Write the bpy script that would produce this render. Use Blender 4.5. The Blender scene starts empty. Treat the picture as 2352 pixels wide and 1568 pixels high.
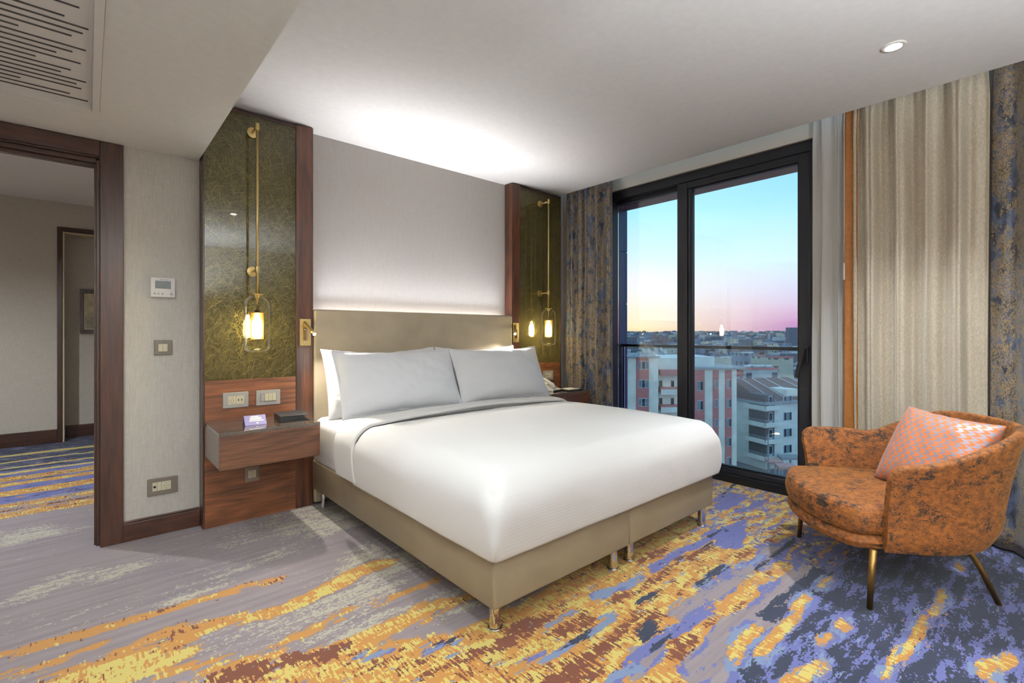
import bpy, bmesh, math, random
import numpy as np
from mathutils import Vector, Matrix, noise as mnoise
random.seed(7)
C = bpy.context.scene.collection
PI = math.pi

# ------------------------------------------------------------------ camera model (level 17 mm lens)
FPX, CX, HY, EYE = 1110.7, 1176.0, 766.0, 1.22
TR = math.atan((2440-CX)/FPX)
F = Vector((math.cos(TR), math.sin(TR), 0)); R = Vector((math.sin(TR), -math.cos(TR), 0))
def ray(px, py):
    return F + R*((px-CX)/FPX) + Vector((0, 0, (HY-py)/FPX))
def at_floor(px, py, z=0.0):
    d = ray(px, py); t = (z-EYE)/d.z
    return (d.x*t, d.y*t)
def far(d, r, z):            # a point d metres ahead and r metres to the right of the eye
    p = F*d + R*r
    return Vector((p.x, p.y, z))

# ------------------------------------------------------------------ materials
def lin(c):
    return tuple(((v/255)/12.92 if v/255 <= .04045 else ((v/255+.055)/1.055)**2.4) for v in c)
def rgba(c): return (*lin(c), 1.0)
MATS = {}
class NT:
    def __init__(s, name):
        s.m = bpy.data.materials.new(name); s.m.use_nodes = True
        s.t = s.m.node_tree; s.n = s.t.nodes; s.n.clear()
        s.out = s.n.new('ShaderNodeOutputMaterial')
        MATS[name] = s.m
    def add(s, typ, ins=None, **kw):
        nd = s.n.new(typ)
        for k, v in kw.items(): setattr(nd, k, v)
        if ins:
            for k, v in ins.items(): s.set(nd.inputs[k], v)
        return nd
    def set(s, sock, v):
        if isinstance(v, bpy.types.NodeSocket): s.t.links.new(v, sock)
        else: sock.default_value = v
    def math(s, op, a, b=0.0, c=0.0, clamp=False):
        nd = s.add('ShaderNodeMath', operation=op, use_clamp=clamp)
        s.set(nd.inputs[0], a); s.set(nd.inputs[1], b); s.set(nd.inputs[2], c)
        return nd.outputs[0]
    def mix(s, f, a, b):
        nd = s.add('ShaderNodeMix', data_type='RGBA')
        s.set(nd.inputs[0], f); s.set(nd.inputs[6], a); s.set(nd.inputs[7], b)
        return nd.outputs[2]
    def coords(s, scale=(1, 1, 1), kind='Object', rot=(0, 0, 0), loc=(0, 0, 0)):
        tc = s.add('ShaderNodeTexCoord')
        mp = s.add('ShaderNodeMapping')
        s.t.links.new(tc.outputs[kind], mp.inputs[0])
        mp.inputs['Scale'].default_value = scale; mp.inputs['Rotation'].default_value = rot
        mp.inputs['Location'].default_value = loc
        return mp.outputs[0]
    def noise(s, vec, scale=1.0, detail=3.0, rough=.5, dist=0.0):
        nd = s.add('ShaderNodeTexNoise', {'Scale': scale, 'Detail': detail, 'Roughness': rough, 'Distortion': dist})
        s.set(nd.inputs['Vector'], vec)
        return nd.outputs[0]
    def rng(s, v, a, b, c=0.0, d=1.0):
        nd = s.add('ShaderNodeMapRange', {'From Min': a, 'From Max': b, 'To Min': c, 'To Max': d})
        s.set(nd.inputs[0], v)
        return nd.outputs[0]
    def bump(s, h, strength=.3, dist=.01):
        return s.add('ShaderNodeBump', {'Strength': strength, 'Distance': dist, 'Height': h}).outputs[0]
    def bsdf(s, color, rough=.5, metal=0.0, normal=None, **extra):
        b = s.add('ShaderNodeBsdfPrincipled')
        s.set(b.inputs['Base Color'], color); s.set(b.inputs['Roughness'], rough); s.set(b.inputs['Metallic'], metal)
        if normal is not None: s.set(b.inputs['Normal'], normal)
        for k, v in extra.items(): s.set(b.inputs[k.replace('_', ' ')], v)
        return b.outputs[0]
    def done(s, sh):
        s.t.links.new(sh, s.out.inputs[0]); return s.m

def plain(name, c, rough=.5, metal=0.0, grain=0.0, gs=60.0, **extra):
    t = NT(name); col = rgba(c); nrm = None
    n = t.noise(t.coords(), gs, 4, .6)
    if grain:
        col = t.mix(t.rng(n, .3, .7), rgba(tuple(v*(1-grain) for v in c)), rgba(tuple(min(255, v*(1+grain)) for v in c)))
        nrm = t.bump(n, .15, .002)
    return t.done(t.bsdf(col, rough, metal, nrm, **extra))
def wood(name, dark, light, axis, rough=.38):
    t = NT(name)
    sc = {'x': (1.2, 26, 26), 'y': (26, 1.2, 26), 'z': (26, 26, 1.2)}[axis]
    v = t.coords(sc)
    a = t.noise(v, 1.0, 5, .6, .6)
    fine = t.noise(t.coords(tuple(q*5 for q in sc)), 1.0, 3, .6)
    lo = {'x': (.5, 3.0, 3.0), 'y': (3.0, .5, 3.0), 'z': (3.0, 3.0, .5)}[axis]
    big = t.noise(t.coords(lo), 1.0, 2, .5, 1.2)
    band = t.math('FRACT', t.math('MULTIPLY', big, 9.0))
    band = t.math('ABSOLUTE', t.math('SUBTRACT', band, .5))
    m = t.math('ADD', t.math('MULTIPLY', a, .75), t.math('MULTIPLY', band, .3))
    m = t.math('ADD', m, t.math('MULTIPLY', t.math('SUBTRACT', fine, .5), .5))
    col = t.mix(t.rng(m, .25, .75), rgba(dark), rgba(light))
    return t.done(t.bsdf(col, rough, 0.0, t.bump(fine, .08, .002), Coat_Weight=.25, Coat_Roughness=.18))
def emit(name, c, strength):
    t = NT(name)
    e = t.add('ShaderNodeEmission', {'Color': rgba(c), 'Strength': strength})
    return t.done(e.outputs[0])
def thin_glass(name, tint=(250, 252, 252), ior=1.5, rough=0.0, boost=1.0):
    t = NT(name)
    fr = t.add('ShaderNodeFresnel', {'IOR': ior}).outputs[0]
    fr = t.math('MULTIPLY', fr, boost, clamp=True)
    tr = t.add('ShaderNodeBsdfTransparent', {'Color': rgba(tint)}).outputs[0]
    gl = t.add('ShaderNodeBsdfGlossy', {'Color': (1, 1, 1, 1), 'Roughness': rough}).outputs[0]
    mx = t.add('ShaderNodeMixShader'); t.set(mx.inputs[0], fr); t.set(mx.inputs[1], tr); t.set(mx.inputs[2], gl)
    return t.done(mx.outputs[0])

def wallpaper(name, c, amp=.055):
    t = NT(name)
    v = t.noise(t.coords((260, 260, 14)), 1.0, 4, .6)
    h = t.noise(t.coords((30, 30, 60)), 1.0, 3, .6)
    m = t.math('ADD', t.math('MULTIPLY', v, .7), t.math('MULTIPLY', h, .3))
    col = t.mix(t.rng(m, .35, .65), rgba(tuple(q*(1-amp) for q in c)), rgba(tuple(min(255, q*(1+amp*.6)) for q in c)))
    return t.done(t.bsdf(col, .75, 0, t.bump(m, .12, .002)))
wallpaper('wallpaper_beige', (200, 194, 184))
plain('wall_paint_beige', (196, 186, 172), .8)
wallpaper('wallpaper_headboard', (216, 210, 206), .03)
wallpaper('wallpaper_lobby', (196, 187, 173))
plain('ceiling_paint', (228, 225, 221), .85, 0, .012, 25)
plain('soffit_paint', (226, 223, 215), .85, 0, .012, 25)
plain('white_metal', (226, 220, 212), .45)
plain('slot_dark', (70, 62, 58), .8)
wood('walnut_vertical', (48, 26, 17), (112, 66, 42), 'z')
wood('walnut_casing', (40, 22, 15), (88, 51, 33), 'z')
wood('walnut_header', (38, 21, 15), (84, 48, 32), 'x')
wood('walnut_panel', (74, 41, 25), (158, 98, 60), 'x')
wood('walnut_base', (44, 24, 17), (92, 54, 36), 'x')
wood('walnut_drawer', (68, 42, 30), (132, 88, 62), 'x')
plain('grey_lacquer', (142, 128, 116), .35)
plain('cream_lacquer', (205, 192, 158), .5)
plain('anthracite', (38, 38, 42), .38, .25)
plain('anthracite_dark', (18, 18, 20), .4, .1)
plain('gasket', (78, 88, 108), .3, .6)
plain('cladding_blue', (66, 84, 112), .45, .2)
plain('soffit_outside', (150, 128, 112), .8)
thin_glass('window_glass', (246, 250, 252), 1.5, 0, 1.5)
thin_glass('rail_glass', (238, 246, 248), 1.45, 0, 1.0)
thin_glass('lamp_glass', (255, 255, 252), 1.3, .005, .45)
plain('brass_satin', (224, 198, 134), .36, 1.0)
plain('brass_dark', (150, 118, 66), .38, 1.0)
plain('chrome', (220, 220, 224), .07, 1.0)
plain('black_leather', (26, 26, 28), .42, 0, .1, 400)
plain('black_plastic', (18, 18, 20), .35)
plain('white_plastic', (232, 230, 226), .38)
plain('cream_plastic', (214, 206, 178), .4)
plain('pewter_plate', (120, 110, 98), .42, .15)
plain('silver_plate', (178, 176, 172), .38, .25)
plain('taupe_plate', (140, 122, 108), .42, .1)
plain('screen_green', (30, 46, 36), .18)
plain('button_grey', (168, 170, 174), .5)
plain('ink_dark', (50, 50, 54), .6)
plain('hole_dark', (22, 18, 16), .7)
plain('paper_white', (240, 238, 232), .7)
plain('card_lilac', (164, 156, 206), .55)
plain('card_print', (236, 240, 240), .6)
plain('print_art', (176, 164, 136), .7, 0, .18, 14)
plain('print_art_low', (150, 140, 118), .7, 0, .18, 30)
emit('bulb_warm', (255, 234, 176), 130)
emit('spot_lens', (255, 244, 224), 60)
emit('downlight_lens', (255, 247, 236), 40)
emit('street_bulb', (255, 206, 140), 25)

def leather(name, c, rough=.45):
    t = NT(name)
    v = t.add('ShaderNodeTexVoronoi', {'Scale': 700.0}); t.set(v.inputs['Vector'], t.coords())
    n = t.noise(t.coords(), 6, 2, .5)
    col = t.mix(t.rng(n, .3, .7), rgba(tuple(q*.96 for q in c)), rgba(tuple(q*1.03 for q in c)))
    return t.done(t.bsdf(col, rough, 0, t.bump(v.outputs[0], .06, .001)))
leather('taupe_leather', (136, 121, 97), .42)
leather('taupe_headboard', (178, 164, 140), .5)

def linen(name, c, lines=(0, 1, 0), per=.009, st=.25, rough=.85, trans=0.0):
    t = NT(name)
    w = t.add('ShaderNodeTexWave', {'Scale': 1.0, 'Distortion': .4, 'Detail': 1.0}, wave_type='BANDS', bands_direction='DIAGONAL')
    k = 2*PI/per/10.0
    t.set(w.inputs['Vector'], t.coords(tuple(l*k for l in lines)))
    n = t.noise(t.coords((3, 3, 3)), 1.0, 3, .5)
    h = t.math('ADD', t.math('MULTIPLY', w.outputs[1], .25), t.math('MULTIPLY', n, .6))
    fine = t.noise(t.coords(), 500, 2, .5)
    col = t.mix(w.outputs[1], rgba(tuple(q*.98 for q in c)), rgba(c))
    col = t.mix(t.rng(fine, .3, .7, 0, .25), col, rgba(tuple(q*.97 for q in c)))
    return t.done(t.bsdf(col, rough, 0, t.bump(h, st, .004), Sheen_Weight=.15))
linen('duvet_linen', (238, 235, 230), (0, 1, .55), .0065, .12)
linen('sheet_linen', (242, 240, 236), (0, 0, 1), .010, .3)
plain('pillow_linen', (247, 247, 248), .85, 0, .008, 300)

def curtain_beige():
    t = NT('curtain_beige')
    a = t.noise(t.coords((120, 120, 60)), 1.0, 4, .6)
    b = t.noise(t.coords((4, 4, 2)), 1.0, 2, .5)
    m = t.math('ADD', t.math('MULTIPLY', a, .8), t.math('MULTIPLY', b, .3))
    col = t.mix(t.rng(m, .38, .72), rgba((172, 158, 136)), rgba((204, 192, 170)))
    return t.done(t.bsdf(col, .5, 0, t.bump(a, .12, .003), Sheen_Weight=.5, Sheen_Roughness=.4))
curtain_beige()
def curtain_dark():
    t = NT('curtain_brocade')
    v = t.coords((52, 52, 34))
    n1 = t.noise(v, 1.0, 3, .55, 1.6)
    n2 = t.noise(t.coords((52, 52, 34), loc=(9, 3, 5)), 1.0, 3, .55, 1.8)
    w1 = t.math('LESS_THAN', t.math('ABSOLUTE', t.math('SUBTRACT', n1, .5)), .032)
    w2 = t.math('LESS_THAN', t.math('ABSOLUTE', t.math('SUBTRACT', n2, .47)), .034)
    dens = t.noise(t.coords((13, 13, 7)), 1.0, 4, .65)
    g = t.math('MULTIPLY', t.math('MAXIMUM', w1, w2), t.math('GREATER_THAN', dens, .45))
    dk = t.noise(t.coords((22, 22, 12), loc=(4, 8, 1)), 1.0, 4, .65)
    ground = t.mix(t.rng(dk, .40, .60), rgba((36, 40, 50)), rgba((84, 94, 118)))
    col = t.mix(g, ground, rgba((150, 126, 84)))
    rough = t.rng(g, 0, 1, .32, .55)
    return t.done(t.bsdf(col, rough, 0, t.bump(t.math('ADD', g, t.math('MULTIPLY', n1, .4)), .35, .004), Sheen_Weight=.3))
curtain_dark()
def curtain_sheer():
    t = NT('curtain_sheer')
    n = t.noise(t.coords((300, 300, 60)), 1.0, 2, .5)
    d = t.bsdf(t.mix(n, rgba((222, 218, 210)), rgba((238, 235, 230))), .8)
    tl = t.add('ShaderNodeBsdfTranslucent', {'Color': rgba((230, 228, 224))}).outputs[0]
    m = t.add('ShaderNodeMixShader', {0: .3}); t.set(m.inputs[1], d); t.set(m.inputs[2], tl)
    tp = t.add('ShaderNodeBsdfTransparent').outputs[0]
    m2 = t.add('ShaderNodeMixShader', {0: .12}); t.set(m2.inputs[1], m.outputs[0]); t.set(m2.inputs[2], tp)
    return t.done(m2.outputs[0])
curtain_sheer()
plain('lining_ochre', (150, 92, 34), .6, 0, .08, 40)

def marbled():
    t = NT('marbled_velvet')
    big = t.noise(t.coords((6, 6, 9)), 1.0, 3, .6)
    a = t.noise(t.coords((20, 20, 32)), 1.0, 9, .74, .6)
    b = t.noise(t.coords((120, 120, 190), loc=(3, 1, 2)), 1.0, 6, .8)
    m = t.math('ADD', t.math('MULTIPLY', a, .50), t.math('ADD', t.math('MULTIPLY', b, .40), t.math('MULTIPLY', big, .22)))
    blk = t.rng(m, .580, .625)
    br = t.noise(t.coords((34, 34, 52), loc=(5, 5, 5)), 1.0, 8, .8)
    base = t.mix(t.rng(br, .36, .64), rgba((84, 44, 16)), rgba((168, 100, 36)))
    col = t.mix(blk, base, rgba((32, 26, 24)))
    return t.done(t.bsdf(col, .75, 0, t.bump(m, .18, .004), Sheen_Weight=.2, Sheen_Roughness=.4, Sheen_Tint=rgba((255, 190, 110))))
marbled()
def arrows():
    t = NT('arrow_jacquard')
    tc = t.add('ShaderNodeTexCoord'); sp = t.add('ShaderNodeSeparateXYZ'); t.t.links.new(tc.outputs['UV'], sp.inputs[0])
    vv = t.math('MULTIPLY', sp.outputs[1], 17.0); uu = t.math('MULTIPLY', sp.outputs[0], 11.0)
    row = t.math('FLOOR', vv); fr = t.math('FRACT', vv)
    sh = t.math('MULTIPLY', t.math('MODULO', row, 2.0), .5)
    z = t.math('MULTIPLY', t.math('ABSOLUTE', t.math('SUBTRACT', fr, .5)), .8)
    c = t.math('FRACT', t.math('ADD', t.math('ADD', uu, sh), z))
    g = t.math('LESS_THAN', c, .52)
    col = t.mix(g, rgba((158, 146, 154)), rgba((214, 118, 62)))
    return t.done(t.bsdf(col, t.rng(g, 0, 1, .42, .55), t.rng(g, 0, 1, .3, 0.0), Sheen_Weight=.2))
arrows()
def gold_paper():
    # metallic-thread wallcovering behind a sheet of clear glass
    t = NT('gold_thread_glass')
    P = t.coords()
    lines = None
    for i, (sx, sz, rot) in enumerate(((520, 10, .1), (10, 520, .12), (500, 10, .5), (500, 10, -.55), (480, 9, .9), (480, 9, -.95), (500, 9, 1.25), (500, 9, -1.3), (500, 10, -.25))):
        m2 = t.add('ShaderNodeMapping'); t.set(m2.inputs[0], t.coords((1, 1, 1), rot=(0, rot, 0))); m2.inputs['Scale'].default_value = (sx, 1, sz); m2.inputs['Location'].default_value = (i*3.1, 0, i*1.7)
        n = t.noise(m2.outputs[0], 1.0, 2, .5, .15)
        l = t.rng(n, .56, .70)
        lines = l if lines is None else t.math('MAXIMUM', lines, l)
    weave = t.noise(t.coords((420, 1, 420)), 1.0, 2, .5)
    col = t.mix(lines, rgba((66, 60, 32)), rgba((160, 148, 88)))
    col = t.mix(t.rng(weave, .35, .65, 0, .45), col, rgba((48, 44, 30)))
    nrm = t.bump(t.math('ADD', lines, t.math('MULTIPLY', weave, .15)), 1.0, .0025)
    return t.done(t.bsdf(col, .27, .85, nrm, Coat_Weight=1.0, Coat_Roughness=.03, Coat_IOR=1.5))
gold_paper()
def stone():
    t = NT('brown_granite')
    v = t.add('ShaderNodeTexVoronoi', {'Scale': 420.0}); t.set(v.inputs['Vector'], t.coords())
    n = t.noise(t.coords(), 260, 4, .7)
    m = t.math('ADD', t.math('MULTIPLY', v.outputs[0], .5), t.math('MULTIPLY', n, .5))
    col = t.mix(t.rng(m, .35, .65), rgba((58, 48, 42)), rgba((112, 98, 86)))
    return t.done(t.bsdf(col, .06, 0, None, Coat_Weight=.6, Coat_Roughness=.02))
stone()
def perforated():
    t = NT('perforated_brass')
    tc = t.add('ShaderNodeTexCoord'); sp = t.add('ShaderNodeSeparateXYZ'); t.t.links.new(tc.outputs['UV'], sp.inputs[0])
    u = t.math('MULTIPLY', sp.outputs[0], 34.0); v = t.math('MULTIPLY', sp.outputs[1], 26.0)
    row = t.math('FLOOR', v)
    u = t.math('ADD', u, t.math('MULTIPLY', t.math('MODULO', row, 2.0), .5))
    fu = t.math('SUBTRACT', t.math('FRACT', u), .5); fv = t.math('SUBTRACT', t.math('FRACT', v), .5)
    d = t.math('ADD', t.math('MULTIPLY', fu, fu), t.math('MULTIPLY', fv, fv))
    hole = t.math('LESS_THAN', d, .115)
    b = t.bsdf(rgba((206, 164, 84)), .3, 1.0)
    tp = t.add('ShaderNodeBsdfTransparent').outputs[0]
    m = t.add('ShaderNodeMixShader'); t.set(m.inputs[0], hole); t.set(m.inputs[1], b); t.set(m.inputs[2], tp)
    return t.done(m.outputs[0])
perforated()

# ------------------------------------------------------------------ mesh helpers
class MB:
    def __init__(s): s.v = []; s.f = []; s.mi = []; s.uv = {}
    def _add(s, vs, fs, mi=0):
        o = len(s.v); s.v += [tuple(v) for v in vs]
        for f in fs: s.f.append(tuple(i+o for i in f)); s.mi.append(mi)
        return s
    def box(s, x0, x1, y0, y1, z0, z1, mi=0):
        vs = [(x, y, z) for z in (z0, z1) for y in (y0, y1) for x in (x0, x1)]
        return s._add(vs, [(0, 2, 3, 1), (4, 5, 7, 6), (0, 1, 5, 4), (1, 3, 7, 5), (3, 2, 6, 7), (2, 0, 4, 6)], mi)
    def obox(s, p, ex, ey, ez, mi=0):    # oriented box: corner p and three edge vectors
        p, ex, ey, ez = map(Vector, (p, ex, ey, ez))
        vs = [p+ex*a+ey*b+ez*c for c in (0, 1) for b in (0, 1) for a in (0, 1)]
        fs = [(0, 2, 3, 1), (4, 5, 7, 6), (0, 1, 5, 4), (1, 3, 7, 5), (3, 2, 6, 7), (2, 0, 4, 6)]
        if ex.cross(ey).dot(ez) < 0: fs = [tuple(reversed(f)) for f in fs]
        return s._add(vs, fs, mi)
    def tube(s, pts, rad, seg=16, cap=True, mi=0):
        pts = [Vector(p) for p in pts]; n = len(pts)
        if not hasattr(rad, '__len__'): rad = [rad]*n
        vs = []; ref = None
        for i, p in enumerate(pts):
            d = (pts[min(i+1, n-1)]-pts[max(i-1, 0)]).normalized()
            if ref is None: ref = Vector((0, 0, 1)) if abs(d.z) < .9 else Vector((1, 0, 0))
            a = d.cross(ref).normalized(); b = d.cross(a).normalized(); ref = -b if False else ref
            for k in range(seg):
                th = 2*PI*k/seg
                vs.append(p + (a*math.cos(th)+b*math.sin(th))*rad[i])
        fs = []
        for i in range(n-1):
            for k in range(seg):
                k2 = (k+1) % seg
                fs.append((i*seg+k, (i+1)*seg+k, (i+1)*seg+k2, i*seg+k2))
        if cap:
            fs.append(tuple(range(seg))); fs.append(tuple((n-1)*seg+k for k in reversed(range(seg))))
        return s._add(vs, fs, mi)
    def lathe(s, prof, c=(0, 0, 0), seg=32, mi=0):     # prof: (radius, z)
        vs = []
        for r, z in prof:
            for k in range(seg):
                th = 2*PI*k/seg
                vs.append((c[0]+r*math.cos(th), c[1]+r*math.sin(th), c[2]+z))
        fs = []
        for i in range(len(prof)-1):
            for k in range(seg):
                k2 = (k+1) % seg
                fs.append((i*seg+k, i*seg+k2, (i+1)*seg+k2, (i+1)*seg+k))
        return s._add(vs, fs, mi)
    def grid(s, fn, nu, nv, mi=0, uv=True):
        vs = [fn(i/nu, j/nv) for j in range(nv+1) for i in range(nu+1)]
        o = len(s.v)
        fs = [(j*(nu+1)+i, j*(nu+1)+i+1, (j+1)*(nu+1)+i+1, (j+1)*(nu+1)+i) for j in range(nv) for i in range(nu)]
        s._add(vs, fs, mi)
        if uv:
            for j in range(nv+1):
                for i in range(nu+1): s.uv[o+j*(nu+1)+i] = (i/nu, j/nv)
        return s
    def prism(s, poly, ax, a0, a1, mi=0):   # polygon in the other two axes extruded along ax
        n = len(poly)
        def P(p, a): return {'x': (a, p[0], p[1]), 'y': (p[0], a, p[1]), 'z': (p[0], p[1], a)}[ax]
        vs = [P(p, a0) for p in poly]+[P(p, a1) for p in poly]
        fs = [tuple(reversed(range(n))), tuple(range(n, 2*n))]+[(i, (i+1) % n, (i+1) % n+n, i+n) for i in range(n)]
        return s._add(vs, fs, mi)

def obj(name, mb, mats, parent=None, bevel=0, smooth=False, seg=2, fixn=True):
    me = bpy.data.meshes.new(name)
    me.from_pydata(mb.v, [], mb.f)
    if not isinstance(mats, (list, tuple)): mats = [mats]
    for m in mats: me.materials.append(MATS[m])
    for p, k in zip(me.polygons, mb.mi): p.material_index = k; p.use_smooth = smooth
    if mb.uv:
        ul = me.uv_layers.new(name='UVMap')
        for l in me.loops: ul.data[l.index].uv = mb.uv.get(l.vertex_index, (0, 0))
    if fixn:
        bm = bmesh.new(); bm.from_mesh(me); bmesh.ops.recalc_face_normals(bm, faces=bm.faces); bm.to_mesh(me); bm.free()
    o = bpy.data.objects.new(name, me); C.objects.link(o)
    if bevel:
        b = o.modifiers.new('bevel', 'BEVEL'); b.width = bevel; b.segments = seg; b.limit_method = 'ANGLE'; b.angle_limit = .6
    if parent is not None:
        o.parent = parent; o.matrix_parent_inverse = parent.matrix_world.inverted()
    return o
def thing(name, label, cat, loc, group=None):
    o = bpy.data.objects.new(name, None); C.objects.link(o)
    o.location = loc; o.empty_display_size = .1
    o.matrix_world = Matrix.Translation(loc)
    o['label'] = label; o['category'] = cat
    if group: o['group'] = group
    return o
def tag(o, label, cat, group=None, kind=None):
    o['label'] = label; o['category'] = cat
    if group: o['group'] = group
    if kind: o['kind'] = kind
    return o
def struct(name, mb, mats, parent=None, bevel=0, smooth=False, label=None, cat=None):
    o = obj(name, mb, mats, parent, bevel, smooth)
    if parent is None:
        o['kind'] = 'structure'
        if label: o['label'] = label
        if cat: o['category'] = cat
    return o
def struct_root(name, loc, label=None, cat=None):
    o = bpy.data.objects.new(name, None); C.objects.link(o); o.location = loc; o.matrix_world = Matrix.Translation(loc)
    o['kind'] = 'structure'
    if label: o['label'] = label
    if cat: o['category'] = cat
    return o
def dup(root, shift, label=None, skip=()):
    r = root.copy(); C.objects.link(r); r.location = Vector(root.location)+Vector(shift)
    if label: r['label'] = label
    for ch in list(root.children):
        if ch.name.split('.')[0] in skip: continue
        c = ch.copy(); C.objects.link(c); c.parent = r; c.matrix_parent_inverse = ch.matrix_parent_inverse.copy()
        for g in list(ch.children):
            d = g.copy(); C.objects.link(d); d.parent = c; d.matrix_parent_inverse = g.matrix_parent_inverse.copy()
    return r
def light(name, typ, loc, energy, color, parent=None, **kw):
    l = bpy.data.lights.new(name, typ); l.energy = energy; l.color = lin(color)
    aim = kw.pop('aim', None)
    for k, v in kw.items(): setattr(l, k, v)
    o = bpy.data.objects.new(name, l); C.objects.link(o); o.location = loc
    if aim is not None: o.rotation_euler = Vector(aim).to_track_quat('-Z', 'Y').to_euler()
    if parent is not None: o.parent = parent; o.matrix_parent_inverse = parent.matrix_world.inverted()
    return o
# ------------------------------------------------------------------ the room shell
WY, PF, CZ, SZ = 3.64, 3.528, 2.69, 2.32        # headboard wall, panel front, ceiling, lower ceiling
WX, SX, PX = 3.96, .533, 3.79                   # window wall, lower-ceiling edge, curtain-pocket edge
XL, YR = -2.6, -2.4                             # walls behind the camera
LY = 7.45                                       # far wall of the room beyond the door

def carpet_fields():
    nx, ny = 132, 430
    x0, x1, y0, y1 = XL, 4.3, YR, 8.4
    xs = np.linspace(x0, x1, nx); ys = np.linspace(y0, y1, ny)
    GX, GY = np.meshgrid(xs, ys)
    L = {k: np.zeros_like(GX) for k in ('cream', 'lilac', 'gold', 'yellow', 'rust', 'sky', 'navy')}
    rs = np.random.RandomState(3)
    def vnoise(sx, sy, seed):
        r = np.random.RandomState(seed); T = r.rand(64, 64)
        u = (GX-x0)/sx; v = (GY-y0)/sy
        i = np.floor(u).astype(int); j = np.floor(v).astype(int); fu = u-i; fv = v-j
        fu = fu*fu*(3-2*fu); fv = fv*fv*(3-2*fv)
        t = lambda a, b: T[b % 64, a % 64]
        return (t(i, j)*(1-fu)+t(i+1, j)*fu)*(1-fv)+(t(i, j+1)*(1-fu)+t(i+1, j+1)*fu)*fv
    def put(mask, d):
        for k, v in d.items(): L[k] = L[k]*(1-mask)+v*mask
    def poly(pts, d, soft=.07, wob=.12):
        P = [at_floor(*p) for p in pts]
        wx = GX+(vnoise(.5, .16, 21)-.5)*wob*3; wy = GY+(vnoise(.45, .13, 22)-.5)*wob
        inside = np.zeros_like(GX, bool); dist = np.full_like(GX, 9.0)
        n = len(P)
        for a in range(n):
            (ax, ay), (bx, by) = P[a], P[(a+1) % n]
            c = ((ay > wy) != (by > wy)) & (wx < (bx-ax)*(wy-ay)/((by-ay) if by != ay else 1e-9)+ax)
            inside ^= c
            t = np.clip(((wx-ax)*(bx-ax)+(wy-ay)*(by-ay))/((bx-ax)**2+(by-ay)**2+1e-12), 0, 1)
            dist = np.minimum(dist, np.hypot(wx-ax-t*(bx-ax), wy-ay-t*(by-ay)))
        sd = np.where(inside, dist, -dist)
        put(np.clip(sd/soft+.5, 0, 1), d)
    def streak(pts, w, d, soft=.025):
        P = [at_floor(*p) for p in pts]; best = np.full_like(GX, 9.0)
        wy = GY+(vnoise(.22, .1, 31)-.5)*w*.9
        for (ax, ay), (bx, by) in zip(P[:-1], P[1:]):
            t = np.clip(((GX-ax)*(bx-ax)+(wy-ay)*(by-ay))/((bx-ax)**2+(by-ay)**2+1e-12), 0, 1)
            best = np.minimum(best, np.hypot((GX-ax-t*(bx-ax))*.55, wy-ay-t*(by-ay)))
        put(np.clip((w*.5-best)/soft+.5, 0, 1), d)
    def band(ya, yb, d, seed, soft=.04, wob=.1):
        wy = GY+(vnoise(.8, .2, seed)-.5)*wob
        put(np.clip(np.minimum(wy-ya, yb-wy)/soft+.5, 0, 1), d)
    CL = dict(cream=0, lilac=0, gold=0, yellow=0, rust=0, sky=0, navy=0)
    L['cream'] += np.clip(vnoise(.55, .17, 5)*1.5-.42, .03, .72)*np.clip(vnoise(1.3, .6, 6)*1.5-.15, .2, 1)
    G = {**CL, 'gold': 1, 'yellow': .40}
    # the far room, rows across the doorway
    band(5.05, 9, {**CL, 'lilac': .9, 'navy': .30, 'sky': .2, 'gold': .12}, 41, .1)
    for ya, yb, d, sd in ((4.55, 4.72, {**G, 'rust': .25, 'gold': .8}, 1), (4.80, 4.86, {**CL, 'gold': .6, 'rust': .6}, 2),
                          (4.90, 5.02, {**G, 'gold': .75, 'rust': .2}, 3), (5.26, 5.42, {**G, 'rust': .2}, 4), (5.55, 5.68, {**G}, 5),
                          (5.74, 5.92, {**G, 'gold': .8, 'rust': .3}, 6), (6.02, 6.10, {**G, 'yellow': .8}, 7),
                          (6.1, 8.6, {**CL, 'lilac': .55, 'navy': .62, 'sky': .3}, 8), (6.28, 6.34, {**CL, 'gold': .8, 'yellow': .8}, 9),
                          (6.55, 6.60, {**CL, 'gold': .7, 'yellow': .9}, 10), (6.9, 6.98, {**CL, 'gold': .8, 'yellow': .85}, 11)):
        band(ya, yb, d, 50+sd, .03)
    # golden field in front of the bed
    Z = {**CL, 'gold': 1, 'yellow': .46, 'rust': .27, 'sky': .13, 'lilac': .06, 'navy': .03}
    poly([(420, 1575), (600, 1532), (700, 1505), (800, 1478), (880, 1468), (1000, 1452), (1100, 1415), (1300, 1330), (1645, 1130), (1815, 1128),
          (1840, 1240), (1800, 1340), (1730, 1420), (1640, 1520), (1560, 1640), (300, 1640)], Z)
    poly([(1655, 1092), (1830, 1122), (1900, 1230), (1830, 1290), (1700, 1250), (1560, 1215)], {**CL, 'lilac': 1, 'gold': .52, 'yellow': .42, 'rust': .16, 'sky': .2, 'navy': .10}, .12)
    # navy field at the right
    N = {**CL, 'lilac': 1, 'navy': .60, 'sky': .16, 'gold': .02, 'yellow': .015, 'rust': .012}
    poly([(1560, 1640), (1640, 1545), (1700, 1480), (1775, 1410), (1850, 1345), (1895, 1290), (1910, 1245), (2000, 1205), (2500, 1240), (2800, 1700)], N, .06)
    poly([(1790, 1235), (1870, 1215), (1930, 1260), (1900, 1320), (1850, 1330)], {**CL, 'lilac': .8, 'gold': .3, 'yellow': .3, 'navy': .25, 'rust': .08}, .1)
    # streaks in the grey part
    GA = {**CL, 'gold': .95, 'yellow': .22, 'rust': .22}
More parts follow.
